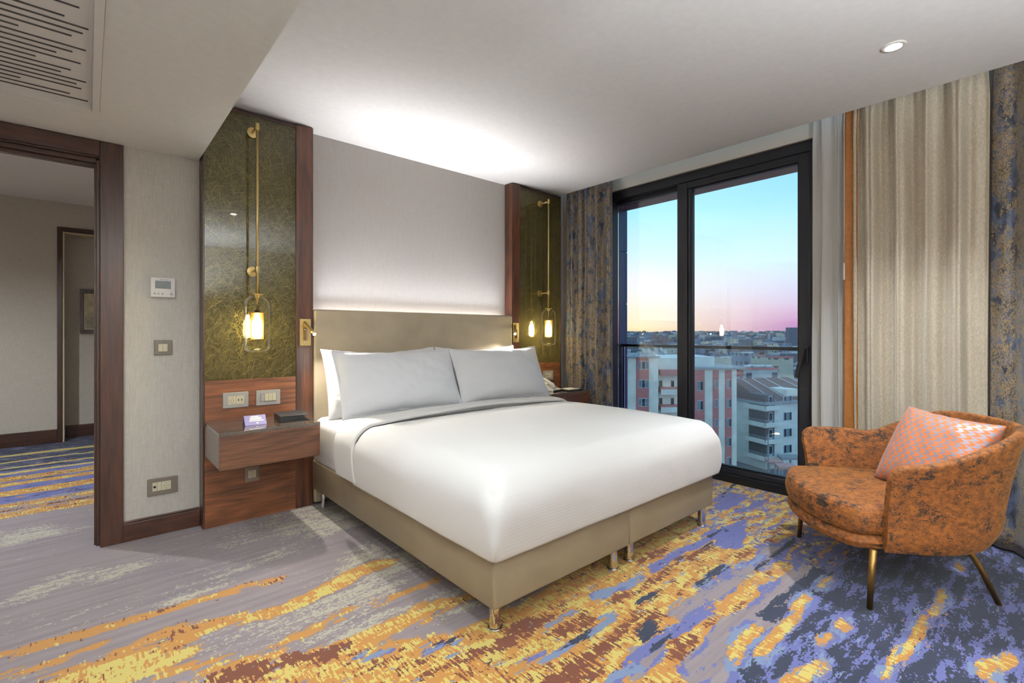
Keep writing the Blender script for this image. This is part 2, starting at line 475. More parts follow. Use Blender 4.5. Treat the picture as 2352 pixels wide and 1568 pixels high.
    GY_ = {**CL, 'gold': .97, 'yellow': .42, 'rust': .07}
    GT = {**CL, 'gold': .75, 'yellow': .2, 'rust': .12}
    streak([(0, 1503), (71, 1483), (173, 1456), (296, 1423), (388, 1401), (480, 1373), (514, 1364), (563, 1344), (628, 1332)], .062, GA)
    streak([(0, 1548), (102, 1523), (204, 1483)], .06, GT)
    streak([(880, 1299), (788, 1321), (706, 1364), (645, 1397), (584, 1417), (522, 1426), (441, 1446), (380, 1466)], .10, GY_)
    streak([(800, 1330), (700, 1378), (620, 1405)], .07, {**CL, 'gold': 1, 'yellow': .5})
    streak([(388, 1464), (306, 1491), (204, 1525), (160, 1545)], .13, {**GT, 'rust': .3})
    streak([(330, 1520), (220, 1550), (150, 1580)], .2, {**CL, 'gold': .9, 'yellow': .6, 'rust': .1})
    streak([(1020, 1330), (984, 1336), (943, 1350), (902, 1371), (841, 1385), (800, 1399), (777, 1419), (726, 1440), (696, 1458)], .045, GT)
    streak([(696, 1458), (645, 1491), (563, 1515), (482, 1525), (400, 1544)], .075, {**GT, 'yellow': .35})
    streak([(1090, 1366), (1045, 1381), (984, 1399), (943, 1416), (861, 1452), (790, 1478), (720, 1500)], .085, {**CL, 'gold': .98, 'yellow': .45, 'rust': .16})
    streak([(1085, 1412), (1000, 1440), (910, 1462)], .085, {**CL})
    for pts, w in (([(505, 1347), (460, 1362), (410, 1380)], .07), ([(660, 1275), (560, 1310), (480, 1335)], .07), ([(850, 1265), (800, 1300)], .16), ([(860, 1355), (780, 1385)], .13),
                   ([(880, 1420), (830, 1440)], .12), ([(320, 1300), (240, 1325)], .12), ([(150, 1330), (60, 1370)], .14), ([(730, 1390), (660, 1420)], .06)):
        streak(pts, w, {'cream': .55}, .06)
    # rust patches
    RU = {'rust': .64, 'yellow': .5, 'sky': .06}
    for pts, w in (([(747, 1491), (686, 1515), (604, 1536), (522, 1556)], .10), ([(1506, 1417), (1465, 1438), (1396, 1479)], .07),
                   ([(1629, 1266), (1557, 1295), (1496, 1332), (1420, 1368)], .07), ([(1282, 1434), (1330, 1420)], .09), ([(1250, 1425), (1205, 1445)], .08),
                   ([(1547, 1475), (1608, 1515)], .12), ([(1343, 1525), (1261, 1556)], .10), ([(1106, 1508), (1055, 1524)], .05), ([(1160, 1478), (1120, 1505)], .07),
                   ([(1520, 1272), (1480, 1285)], .07), ([(1715, 1395), (1640, 1440)], .05), ([(1805, 1205), (1745, 1250)], .035), ([(1725, 1262), (1690, 1275)], .05),
                   ([(2110, 1478), (2080, 1490)], .04), ([(1720, 1185), (1675, 1195)], .03), ([(1835, 1150), (1800, 1150)], .05), ([(900, 1500), (820, 1530)], .03), ([(1000, 1500), (960, 1520)], .03)):
        streak(pts, w, RU)
    # mauve, lilac and navy brush strokes
    MV = {**CL, 'lilac': .12}
    for pts, w in (([(1617, 1525), (1703, 1440), (1788, 1377), (1860, 1322)], .11), ([(1567, 1403), (1680, 1340), (1774, 1259)], .065), ([(1461, 1540), (1502, 1505)], .06)):
        streak(pts, w+.03, {**CL, 'lilac': .9, 'sky': .2}); streak(pts, w, MV)
    LV = {**CL, 'lilac': 1, 'navy': .12}
    for pts, w in (([(1502, 1299), (1550, 1277), (1627, 1235), (1670, 1217)], .07), ([(1690, 1205), (1680, 1245)], .14), ([(1445, 1519), (1530, 1460), (1588, 1430), (1629, 1403)], .055),
                   ([(1690, 1140), (1650, 1160)], .10), ([(1760, 1150), (1700, 1175)], .05)):
        streak(pts, w, LV)
    SK = {**CL, 'sky': .9, 'lilac': 1}
    for pts, w in (([(1404, 1419), (1340, 1460), (1261, 1505)], .045), ([(1440, 1345), (1460, 1330)], .07), ([(1375, 1365), (1405, 1355)], .06), ([(1040, 1475), (980, 1492)], .03),
                   ([(1320, 1400), (1250, 1440)], .03), ([(830, 1510), (900, 1500)], .035), ([(1669, 1302), (1600, 1345)], .05), ([(1750, 1275), (1700, 1300)], .04), ([(1400, 1568), (1460, 1540)], .06),
                   ([(1240, 1500), (1200, 1530)], .03), ([(1740, 1480), (1690, 1540)], .05)):
        streak(pts, w, {**SK, 'sky': .7, 'gold': .15, 'yellow': .1})
    NV = {'navy': .85}
    for pts, w in (([(1353, 1458), (1302, 1481)], .04), ([(1516, 1354), (1467, 1385)], .028), ([(1669, 1299), (1604, 1340)], .04), ([(1629, 1250), (1560, 1285)], .022), ([(1588, 1430), (1500, 1485)], .022),
                   ([(1500, 1435), (1480, 1460)], .05), ([(1670, 1217), (1627, 1232)], .025), ([(1030, 1470), (1000, 1480)], .015), ([(1820, 1240), (1740, 1305)], .03), ([(1700, 1100), (1660, 1140)], .02),
                   ([(1882, 1317), (1839, 1356), (1762, 1412)], .07), ([(1760, 1475), (1700, 1530)], .06)):
        streak(pts, w, NV, .015)
    YG = {**CL, 'gold': .97, 'yellow': .5, 'sky': .05}
    for pts, w in (([(1737, 1450), (1673, 1505)], .05), ([(1858, 1376), (1805, 1437), (1745, 1496)], .05), ([(1873, 1522), (1805, 1566)], .06), ([(1916, 1459), (1882, 1471)], .03), ([(1938, 1430), (1930, 1442)], .04),
                   ([(2169, 1360), (2143, 1408), (2102, 1463), (2072, 1503), (2041, 1560)], .035), ([(2315, 1510), (2275, 1550)], .05), ([(1905, 1330), (1880, 1350)], .02), ([(2205, 1295), (2210, 1310)], .03)):
        streak(pts, w+.025, {**CL, 'sky': .8, 'lilac': 1}); streak(pts, w, YG)
    for k in L: L[k] = np.clip(L[k], 0, 1)
    return nx, ny, xs, ys, L

def carpet_material():
    t = NT('carpet')
    tc = t.add('ShaderNodeTexCoord')
    sn = t.add('ShaderNodeVectorMath', operation='SNAP'); t.t.links.new(tc.outputs['Object'], sn.inputs[0]); sn.inputs[1].default_value = (.0042, .0042, 1.0)
    P = sn.outputs[0]
    def mp(sc, loc):
        m = t.add('ShaderNodeMapping'); t.t.links.new(P, m.inputs[0]); m.inputs['Scale'].default_value = sc; m.inputs['Location'].default_value = loc
        return m.outputs[0]
    def blob(seed, sx=7, sy=22): return t.noise(mp((sx, sy, 0), (seed*3.7, seed*5.1, seed)), 1.0, 5, .62)
    def tick(seed): return t.noise(mp((95, 16, 0), (seed*2.3, seed*7.9, seed)), 1.0, 2, .5)
    def fleck(seed): return t.noise(mp((45, 110, 0), (seed*2.9, seed*4.3, seed)), 1.0, 2, .6)
    def comb(*ws):
        s = None
        for n, w in ws:
            q = t.math('MULTIPLY', n, w); s = q if s is None else t.math('ADD', s, q)
        return s
    def mask(attr, n, lo=.36, hi=.64):
        a = t.add('ShaderNodeAttribute', attribute_name=attr).outputs['Fac']
        return t.math('LESS_THAN', t.rng(n, lo, hi, .015, .985), a)
    col = rgba((136, 123, 124))
    tone = t.noise(mp((2.0, 30, 0), (1, 2, 3)), 1.0, 3, .6)
    col = t.mix(t.rng(tone, .35, .65), rgba((126, 113, 116)), rgba((141, 129, 130)))
    for attr, n, c in (
        ('cream', comb((blob(1, 6, 24), .5), (fleck(1), .5)), (172, 164, 146)),
        ('lilac', comb((blob(2), .8), (fleck(2), .2)), (94, 98, 150)),
        ('gold', comb((blob(3), .85), (fleck(3), .15)), (180, 126, 58)),
        ('yellow', comb((blob(4, 9, 20), .55), (tick(4), .45)), (198, 180, 98)),
        ('rust', comb((blob(5, 7, 18), .55), (tick(5), .45)), (104, 52, 28)),
        ('sky', comb((blob(6, 8, 26), .85), (fleck(6), .15)), (114, 130, 160)),
        ('navy', comb((blob(7, 6, 24), .68), (fleck(7), .32)), (28, 36, 58))):
        col = t.mix(mask(attr, n), col, rgba(c))
    pile = t.noise(t.coords((420, 420, 420)), 1.0, 3, .7)
    col = t.mix(t.rng(pile, .3, .7, 0, .2), col, t.mix(.35, col, rgba((20, 18, 18))))
    t.done(t.bsdf(col, .95, 0, t.bump(pile, .35, .004), Sheen_Weight=.12))
carpet_material()
nx, ny, xs, ys, L = carpet_fields()
mb = MB(); mb.v = [(float(x), float(y), 0.0) for y in ys for x in xs]
mb.f = [(j*nx+i, j*nx+i+1, (j+1)*nx+i+1, (j+1)*nx+i) for j in range(ny-1) for i in range(nx-1)]; mb.mi = [0]*len(mb.f)
fl = struct('floor', mb, 'carpet', label='patterned carpet in grey, gold, rust and navy across the whole floor', cat='floor')
for k, a in L.items():
    at = fl.data.attributes.new(k, 'FLOAT', 'POINT'); at.data.foreach_set('value', a.astype(np.float32).ravel())

struct('ceiling', MB().box(SX, PX, YR-.1, WY+.12, CZ, CZ+.12), 'ceiling_paint')
struct('ceiling_lower', MB().box(XL-.1, SX, YR-.1, WY, SZ+.065, CZ+.12).box(.047, SX, YR-.1, WY, SZ, SZ+.065).box(XL-.1, -1.5, YR-.1, WY, SZ, SZ+.065)
       .box(-1.5, .047, 3.165, WY, SZ, SZ+.065).box(-1.5, .047, YR-.1, 1.2, SZ, SZ+.065), 'soffit_paint')
struct('ceiling_pocket', MB().box(PX, WX+.3, YR-.1, WY+.12, CZ+.22, CZ+.3), 'ceiling_paint')
struct('wall_back', MB().box(SX, 4.3, WY, WY+.12, 0, CZ+.3).box(.10, SX, WY, WY+.12, 0, CZ+.12).box(-1.12, .10, WY, WY+.12, 2.27, CZ+.12)
       .box(XL-.1, -1.12, WY, WY+.12, 0, CZ+.12), ['wallpaper_headboard'])
# the strip of wall beside the door has its own, darker paper
struct('wall_beside_door', MB().box(.15, .5385, WY-.004, WY, 0, SZ), 'wallpaper_beige')
struct('wall_left', MB().box(XL-.1, XL, YR-.1, LY+.1, 0, CZ+.12), 'wallpaper_beige')
struct('wall_front', MB().box(XL-.1, WX+.3, YR-.1, YR, 0, CZ+.3), 'wallpaper_beige')
struct('wall_right', MB().box(WX, WX+.3, YR, 1.185, 0, CZ+.3).box(WX, WX+.10, 3.055, WY+.12, 0, CZ+.3).box(WX, WX+.10, 1.185, 3.055, 2.645, CZ+.3), 'wall_paint_beige')
struct('baseboard_back', MB().box(.158, .5375, WY-.022, WY-.004, 0, .105).box(.158, .5375, WY-.017, WY-.004, .105, .118), 'walnut_base', bevel=.002)

# door casing in the headboard wall (the opening runs out of the frame to the left)
d1 = struct_root('door_1', (.1, WY, 0), 'dark walnut door casing of the open doorway at the left', 'door')
obj('jamb', MB().box(.056, .160, WY-.024, WY-.002, 0, SZ-.002).box(.056, .082, WY-.002, WY+.125, 0, 2.23), 'walnut_casing', d1, .003)
obj('stop', MB().box(.040, .0558, WY+.02, WY+.10, 0, 2.215).box(.030, .040, WY+.045, WY+.085, 0, 2.205), 'walnut_casing', d1, .002)
obj('header', MB().box(-1.10, .0555, WY-.022, WY-.002, 2.232, SZ-.002).box(-1.10, .0555, WY-.002, WY+.125, 2.225, 2.255), 'walnut_header', d1, .003)
obj('header_stop', MB().box(-1.1, .0395, WY+.02, WY+.10, 2.2, 2.2245).box(-1.1, .0298, WY+.045, WY+.085, 2.18, 2.2), 'walnut_header', d1, .002)

# the room beyond the door
struct('ceiling_lobby', MB().box(XL-.1, 1.35, WY+.12, 9.0, 2.70, 2.8), 'ceiling_paint')
struct('wall_lobby', MB().box(XL, -.245, LY, LY+.1, 0, 2.70).box(-.245, .75, LY, LY+.1, 2.40, 2.70).box(.75, 1.25, LY, LY+.1, 0, 2.70), 'wallpaper_lobby')
struct('wall_lobby_right', MB().box(1.25, 1.35, WY+.12, 9.0, 0, 2.70), 'wallpaper_lobby')
struct('wall_niche', MB().box(-.6, 1.25, 7.72, 7.82, 0, 2.70), 'wallpaper_lobby')
struct('baseboard_lobby', MB().box(XL, -.254, LY-.018, LY, 0, .15), 'walnut_base', bevel=.002)
struct('baseboard_niche', MB().box(-.2, 1.2, 7.70, 7.72, 0, .14), 'walnut_base', bevel=.002)
d2 = struct_root('door_2', (-.2, LY, 0), 'narrow dark door frame in the far wall of the lobby', 'door')
obj('jamb', MB().box(-.252, -.207, LY-.024, LY+.12, 0, 2.42), 'walnut_casing', d2, .003)
obj('header', MB().box(-.2068, .76, LY-.022, LY+.12, 2.372, 2.42), 'walnut_header', d2, .003)
obj('lining', MB().box(-.2068, -.192, LY-.018, LY+.2, 0, 2.371).box(-.192, .76, LY+.0, LY+.2, 2.356, 2.371), 'cream_lacquer', d2, .002)
pf = thing('picture_frame', 'small framed picture hanging in the dim niche beyond the door', 'picture', (.1, 7.72, 1.22))
obj('frame', MB().box(-.065, .36, 7.685, 7.719, 1.70, 1.745).box(-.065, .36, 7.685, 7.719, 1.225, 1.268).box(-.065, -.03, 7.685, 7.719, 1.2681, 1.6999).box(.325, .36, 7.685, 7.719, 1.2681, 1.6999), 'walnut_casing', pf, .003)
obj('mount', MB().box(-.0299, .3249, 7.70, 7.716, 1.2682, 1.6998), 'cream_lacquer', pf)
obj('print', MB().box(-.018, .31, 7.696, 7.6999, 1.43, 1.688).box(-.018, .31, 7.696, 7.6999, 1.282, 1.425, 1), ['print_art', 'print_art_low'], pf)

# ------------------------------------------------------------------ sliding balcony door and balcony
w1 = struct_root('window_1', (4.03, 2.1, 0), 'tall sliding balcony door with charcoal frame looking over the city', 'window')
obj('frame', MB().box(3.985, 4.12, 1.187, 3.052, 2.565, 2.642).box(3.985, 4.12, 1.187, 1.222, .06, 2.565).box(3.985, 4.12, 3.005, 3.052, .06, 2.565).box(3.985, 4.12, 1.187, 3.052, 0, .06), 'anthracite', w1, .003)
obj('track', MB().box(4.054, 4.066, 1.223, 3.004, 2.535, 2.564).box(4.054, 4.066, 1.223, 3.004, .061, .085), 'anthracite_dark', w1)
obj('sash', MB().box(3.992, 4.052, 1.225, 1.300, .063, 2.562).box(3.992, 4.052, 2.195, 2.290, .063, 2.562).box(3.992, 4.052, 1.3002, 2.1948, 2.503, 2.562).box(3.992, 4.052, 1.3002, 2.1948, .063, .105), 'anthracite', w1, .004)
obj('glazing_bead', MB().box(4.006, 4.045, 2.150, 2.1948, .108, 2.501).box(4.006, 4.045, 1.3002, 1.312, .108, 2.501).box(4.006, 4.045, 1.312, 2.150, 2.494, 2.501).box(4.006, 4.045, 1.312, 2.150, .1055, .125), 'anthracite_dark', w1, .002)
obj('gasket', MB().box(4.0, 4.0056, 2.172, 2.176, .126, 2.49).box(4.0, 4.0056, 1.32, 2.17, .1055, .1085), 'gasket', w1)
obj('pane', MB().box(4.022, 4.028, 1.312, 2.150, .125, 2.494), 'window_glass', w1)
obj('fixed_sash', MB().box(4.068, 4.112, 2.21, 2.285, .0605, 2.564).box(4.068, 4.112, 2.2852, 3.0045, 2.53, 2.564).box(4.068, 4.112, 2.2852, 3.0045, .0605, .10), 'anthracite_dark', w1, .003)
obj('pane', MB().box(4.087, 4.093, 2.2852, 3.0045, .10, 2.53), 'window_glass', w1)
hd = obj('handle', MB().box(3.972, 3.9915, 1.232, 1.268, 1.005, 1.125).obox((3.935, 1.242, 1.06), (.037, 0, 0), (0, .022, 0), (0, 0, .05)), 'black_plastic', w1, .003)
obj('lever', MB().obox((3.928, 1.240, 1.098), (.016, 0, 0), (0, .026, .006), (0, .046, -.205)), 'black_plastic', hd, .003)
struct('trim_1', MB().box(3.962, 3.984, 1.187, 3.052, 2.642, 2.6449), 'grey_lacquer')
struct('trim_2', MB().box(3.955, 3.985, 1.187, 3.052, 0, .045), 'anthracite_dark')
# cladding and soffit of the balcony recess
cl = MB()
for i in range(5):
    z0 = -.1+i*.545; cl.box(4.125, 4.31, 3.05, 3.35, z0+.004, min(z0+.541, 2.524))
cl.box(4.125, 4.305, 3.056, 3.35, -.2, 2.524)
struct('wall_balcony_side', cl, 'cladding_blue', bevel=.002)
struct('ceiling_balcony', MB().box(4.122, 4.32, .2, 3.36, 2.528, 2.9), 'soffit_outside')
struct('floor_balcony', MB().box(4.122, 4.34, .2, 3.36, -.25, -.02), 'soffit_outside')
ra = thing('balustrade', 'black-topped glass balustrade across the balcony outside', 'railing', (4.22, 2, 0))
obj('handrail', MB().box(4.20, 4.24, .3, 3.049, 1.085, 1.113), 'anthracite_dark', ra, .003)
obj('glass_panel', MB().box(4.214, 4.226, .32, 3.02, .02, 1.084), 'rail_glass', ra)
obj('end_post', MB().box(4.211, 4.229, 3.021, 3.036, -.02, 1.0845), 'cladding_blue', ra)

# ------------------------------------------------------------------ ceiling grille and downlights
gr = thing('ceiling_vent', 'large slotted white air grille set in the lower ceiling', 'vent', (-.7, 2.2, SZ))
obj('frame', MB().box(.018, .046, 1.2, 3.164, SZ-.008, SZ+.03).box(-1.499, .018, 3.14, 3.164, SZ-.008, SZ+.03).box(-1.499, .018, 1.2, 1.224, SZ-.008, SZ+.03), 'white_metal', gr, .003)
gp = obj('grille_plate', MB().box(-1.499, .0175, 1.2245, 3.1395, SZ+.024, SZ+.034), 'white_metal', gr)
sl = MB(); rr = random.Random(11)
ends = [.0, -.08, -.28, -.03, -.05, -.01, -.11, -.07, -.2, -.03, -.12, -.06, -.01, -.24, -.06, -.02]
k = 0; y = 3.11
while y > 1.27:
    xe = .004+ends[k % 16]*.8; xs_ = -1.45+rr.random()*.4
    sl.box(xs_, xe, y-.0035, y+.0035, SZ+.0205, SZ+.0239); y -= .046; k += 1
obj('slots', sl, 'slot_dark', gp)
def downlight(x, y, z, label, e, cone, color=(236, 246, 255), blend=.6, rad=.035):
    t = thing('downlight', label, 'ceiling light', (x, y, z), None)
    obj('trim_ring', MB().lathe([(.036, .001), (.036, -.006), (.052, -.004), (.054, .001)], (x, y, z), 32), 'white_metal', t, smooth=True)
    obj('lens', MB().lathe([(0.0001, -.004), (.0355, -.004), (.0355, .001), (.0001, .001)], (x, y, z), 32), 'downlight_lens', t, smooth=False)
    light('downlight_beam', 'SPOT', (x, y, z-.02), e, color, t, spot_size=math.radians(cone), spot_blend=blend, shadow_soft_size=rad, aim=(0, 0, -1))
    return t
# ------------------------------------------------------------------ bedside wall panels
def bedside_panel(x0, x1, stile_right, label):
    t = thing('bedside_panel', label, 'wall panel', ((x0+x1)/2, PF, 0))
    a, b = (x1-.117, x1) if stile_right else (x0, x0+.107)
    ia, ib = (x0+.010, a-.0005) if stile_right else (b+.0005, x1-.010)
    obj('stile', MB().box(a, b, PF-.001, WY-.006, 0, 2.683), 'walnut_vertical', t, .003)
    obj('edge_trim', MB().box(x0, ia-.0005, PF, WY-.006, 0, 2.683) if stile_right else MB().box(ib+.0005, x1, PF, WY-.006, 0, 2.683), 'walnut_casing', t, .002)
    obj('backboard', MB().box(ia, ib, PF+.002, WY-.006, 0, .922), 'walnut_panel', t, .002)
    obj('glass_panel', MB().box(ia, ib, PF+.006, WY-.006, .9225, 2.655), 'gold_thread_glass', t)
    obj('top_trim', MB().box(ia, ib, PF+.001, WY-.006, 2.6555, 2.675), 'walnut_header', t, .002)
    return t
bedside_panel(.540, 1.212, True, 'gold glass and walnut wall panel left of the bed, beside the thermostat')
bedside_panel(3.098, 3.795, False, 'gold glass and walnut wall panel right of the bed, beside the curtain')

# ------------------------------------------------------------------ pendant wall lamps
def pendant(x, label):
    y = 3.41
    t = thing('wall_lamp', label, 'lamp', (x, PF, 2.55), 'brass glass-jar wall lamps')
    for z in (2.545, 1.63):
        mt = obj('wall_mount', MB().tube([(x, PF+.0055, z), (x, PF-.006, z)], .034, 28), 'brass_satin', t, .002, True)
        obj('arm', MB().tube([(x, PF-.006, z), (x, y, z)], .0085, 14), 'brass_satin', mt, 0, True)
        obj('clamp', MB().tube([(x, y, z-.020), (x, y, z+.024)], .0125, 18), 'brass_satin', mt, .002, True)
    obj('rod', MB().tube([(x, y, 2.565), (x, y, 1.46), (x, y, 1.4599), (x, y, 1.36)], [.0078, .0078, .004, .004], 16), 'brass_satin', t, 0, True)
    obj('cap', MB().lathe([(.0001, 1.474), (.036, 1.474), (.036, 1.468), (.014, 1.466), (.013, 1.450), (.0001, 1.450)], (x, y, 0), 28), 'brass_satin', t, 0, True)
    prof = [(.036, 1.466), (.05, 1.460), (.066, 1.444), (.076, 1.42), (.080, 1.39), (.080, 1.15), (.078, 1.125), (.070, 1.108), (.056, 1.101), (.0001, 1.100)]
    inn = [(max(r-.003, .0001), z+(.003 if z < 1.12 else 0)) for r, z in reversed(prof)]
    obj('glass_shade', MB().lathe(prof, (x, y, 0), 48), 'lamp_glass', t, 0, True)
    R_ = .037
    obj('perforated_sleeve', MB().grid(lambda u, v: (x+R_*math.cos(2*PI*u), y+R_*math.sin(2*PI*u), 1.185+v*.170), 48, 4), 'perforated_brass', t, 0, True)
    obj('socket', MB().lathe([(.0001, 1.372), (.012, 1.370), (.02, 1.356), (.036, 1.355), (.036, 1.352), (.0001, 1.350)], (x, y, 0), 24), 'brass_dark', t, 0, True)
    obj('bulb', MB().lathe([(.0001, 1.188), (.018, 1.190), (.026, 1.200), (.029, 1.22), (.029, 1.285), (.024, 1.305), (.014, 1.325), (.012, 1.351), (.0001, 1.351)], (x, y, 0), 20), 'bulb_warm', t, 0, True)
    return t
pl = pendant(.820, 'long brass wall lamp with glass jar on left gold panel, above the lilac card')
dup(pl, (3.485-.820, 0, 0), 'long brass wall lamp with glass jar on right gold panel, beside the patterned curtain')

# ------------------------------------------------------------------ reading lights
def reading_light(px, base, tip, label):
    t = thing('reading_light', label, 'lamp', (px, PF, 1.23), 'brass reading lights')
    bp = obj('backplate', MB().box(px-.0375, px+.0375, PF-.010, PF-.0012, 1.135, 1.324), 'brass_satin', t, .002)
    obj('recess', MB().box(px-.016, px+.012, PF-.0112, PF-.0101, 1.172, 1.262), 'brass_dark', bp)
    obj('switch_bar', MB().box(px+.002, px+.012, PF-.0165, PF-.0113, 1.174, 1.256), 'chrome', bp, .002)
    for z in (1.152, 1.25):
        obj('screw', MB().tube([(px-.004, PF-.0102, z), (px-.004, PF-.0128, z)], .0048, 12), 'chrome', bp, 0, True)
    b, e = Vector(base), Vector(tip); d = (e-b).normalized()
    arm = obj('spot_head', MB().tube([b, b+d*.004, e-d*.03, e], [.0115, .0125, .0125, .0135], 20), 'brass_satin', t, 0, True)
    obj('lens', MB().tube([e+d*.0002, e+d*.002], .0105, 16), 'spot_lens', arm)
    light('reading_beam', 'SPOT', e+d*.008, 30, (255, 250, 240), t, spot_size=math.radians(118), spot_blend=.75, shadow_soft_size=.012, aim=(d*1.0+Vector((0, .25, -.55))))
    return t
reading_light(1.156, (1.146, PF-.016, 1.298), (1.178, 3.405, 1.217), 'brass swivel reading light on walnut stile left of headboard')
reading_light(3.144, (3.126, PF-.016, 1.298), (3.040, 3.415, 1.217), 'brass swivel reading light on walnut stile right of headboard')

# ------------------------------------------------------------------ headboard and its hidden light
hb = thing('headboard', 'tall taupe upholstered headboard between the walnut panels', 'headboard', (2.15, PF, 0))
def hb_front(u, v): pass
obj('upholstery', MB().box(1.2145, 3.0965, 3.512, 3.562, .012, 1.395), 'taupe_headboard', hb, .018, True, 4)
ls = obj('light_strip', MB().box(1.26, 3.05, 3.5625, 3.600, 1.340, 1.352), 'white_plastic', hb)
light('cove_glow', 'AREA', (2.155, 3.585, 1.356), 1.0, (248, 249, 255), hb, shape='RECTANGLE', size=1.78, size_y=.026, aim=(0, -.05, 1))
light('cove_wash', 'AREA', (2.155, 3.583, 1.357), 14, (248, 249, 255), hb, shape='RECTANGLE', size=1.78, size_y=.026, spread=math.radians(104), aim=(0, -.5, 1))

# ------------------------------------------------------------------ bed
BX0, BX1, BY0, BY1 = 1.195, 2.995, 1.468, 3.50
def bed_leg(x, y, parent, small=False):
    lg = obj('leg', MB().lathe([(.0001, .132), (.0245, .132), (.0245, .006), (.0001, .006)] if not small else [(.0001, .132), (.012, .132), (.012, .118), (.02, .114), (.02, .108), (.014, .104), (.018, .094), (.018, .004), (.0001, .004)], (x, y, 0), 28), 'chrome', parent, 0, True)
    lg.data.set_sharp_from_angle(angle=.7)
    if not small: obj('foot_disc', MB().lathe([(.0001, .007), (.027, .007), (.031, .004), (.031, 0), (.0001, 0)], (x, y, 0), 28), 'chrome', lg, 0, True)
def base_unit(x0, x1, legs, label):
    t = thing('box_spring_base', label, 'bed base', ((x0+x1)/2, 2.5, 0), 'box spring bases')
    obj('upholstered_box', MB().box(x0, x1, BY0, BY1, .13, .333), 'taupe_leather', t, .012, True, 3)
    for q in legs: bed_leg(*q[:2], t, len(q) > 2)
    return t
b1 = base_unit(BX0, 2.0945, ((1.272, 1.555), (2.056, 1.545), (1.243, 3.41, 1), (2.03, 3.41, 1)), 'taupe leather box base under the left half of the bed')
b2 = base_unit(2.0985, BX1, ((2.203, 1.548), (2.945, 1.518), (2.16, 3.41, 1), (2.94, 3.41, 1)), 'taupe leather box base under the window half of the bed')

def rounded_box(x0, x1, y0, y1, z0, z1, rx, rz, n=(70, 80, 22), crown=0.0, bulge=0.0, wrinkle=0.0, seed=0.0, rxb=None, closed=True):
    bm = bmesh.new()
    mb = MB(); nx_, ny_, nz_ = n
    def face(fn, a, b): mb.grid(fn, a, b, uv=False)
    ax = lambda u: x0+(x1-x0)*u
    ay = lambda u: y0+(y1-y0)*u
    az = lambda u: z0+(z1-z0)*u
    face(lambda u, v: (ax(u), ay(v), z1), nx_, ny_); face(lambda u, v: (ax(u), ay(v), z0), nx_, ny_)
    face(lambda u, v: (ax(u), y0, az(v)), nx_, nz_); face(lambda u, v: (ax(u), y1, az(v)), nx_, nz_)
    face(lambda u, v: (x0, ay(u), az(v)), ny_, nz_); face(lambda u, v: (x1, ay(u), az(v)), ny_, nz_)
    out = []
    xc, yc = (x0+x1)/2, (y0+y1)/2; hx, hy = (x1-x0)/2, (y1-y0)/2
    for (x, y, z) in mb.v:
        fz = (z-z0)/(z1-z0)
        r = rx if rxb is None else rxb+(rx-rxb)*min(1, max(0, (fz-.15)/.7))
        qx = min(max(x, x0+r), x1-r); qy = min(max(y, y0+r), y1-r); qz = min(z, z1-rz)
        d = Vector(((x-qx)/r, (y-qy)/r, (z-qz)/rz))
        if d.length > 1e-9:
            d.normalize(); x, y, z = qx+d.x*r, qy+d.y*r, qz+d.z*rz
        ex = (x-xc)/hx; ey = (y-yc)/hy
        zz = max(0, (z-z0)/(z1-z0))
        if crown: z += crown*(1-min(1, ex*ex))*(1-min(1, abs(ey)**3.0))*zz
        if bulge:
            s = math.sin(PI*min(1, zz))**.8 if zz > 0 else 0
            if abs(ex) > .8: x += bulge*s*(1 if ex > 0 else -1)*min(1, (abs(ex)-.8)/.18)
            if ey < -.8: y -= bulge*s*min(1, (abs(ey)-.8)/.18)
        if wrinkle:
            p = Vector((x*3.1+seed, y*2.3, z*5))
            w = mnoise.noise(p)*.6+mnoise.noise(p*2.3)*.4
            z += wrinkle*w*(1 if zz > .3 else .2)
            if abs(ex) > .9: x += wrinkle*w*.8
            if ey < -.9: y += wrinkle*w*.8
        out.append((x, y, z))
    mb.v = out
    return mb
def merged(o):
    bm = bmesh.new(); bm.from_mesh(o.data); bmesh.ops.remove_doubles(bm, verts=bm.verts, dist=.0004); bmesh.ops.recalc_face_normals(bm, faces=bm.faces)
    for f in bm.faces: f.smooth = True
    bm.to_mesh(o.data); bm.free(); return o
mt = merged(obj('mattress', rounded_box(1.20, 2.99, 1.53, 3.495, .334, .632, .06, .05, (40, 50, 14), .008, .004, .003), 'sheet_linen'))
tag(mt, 'thick white mattress in ribbed fitted sheet, showing beside the left nightstand', 'mattress')
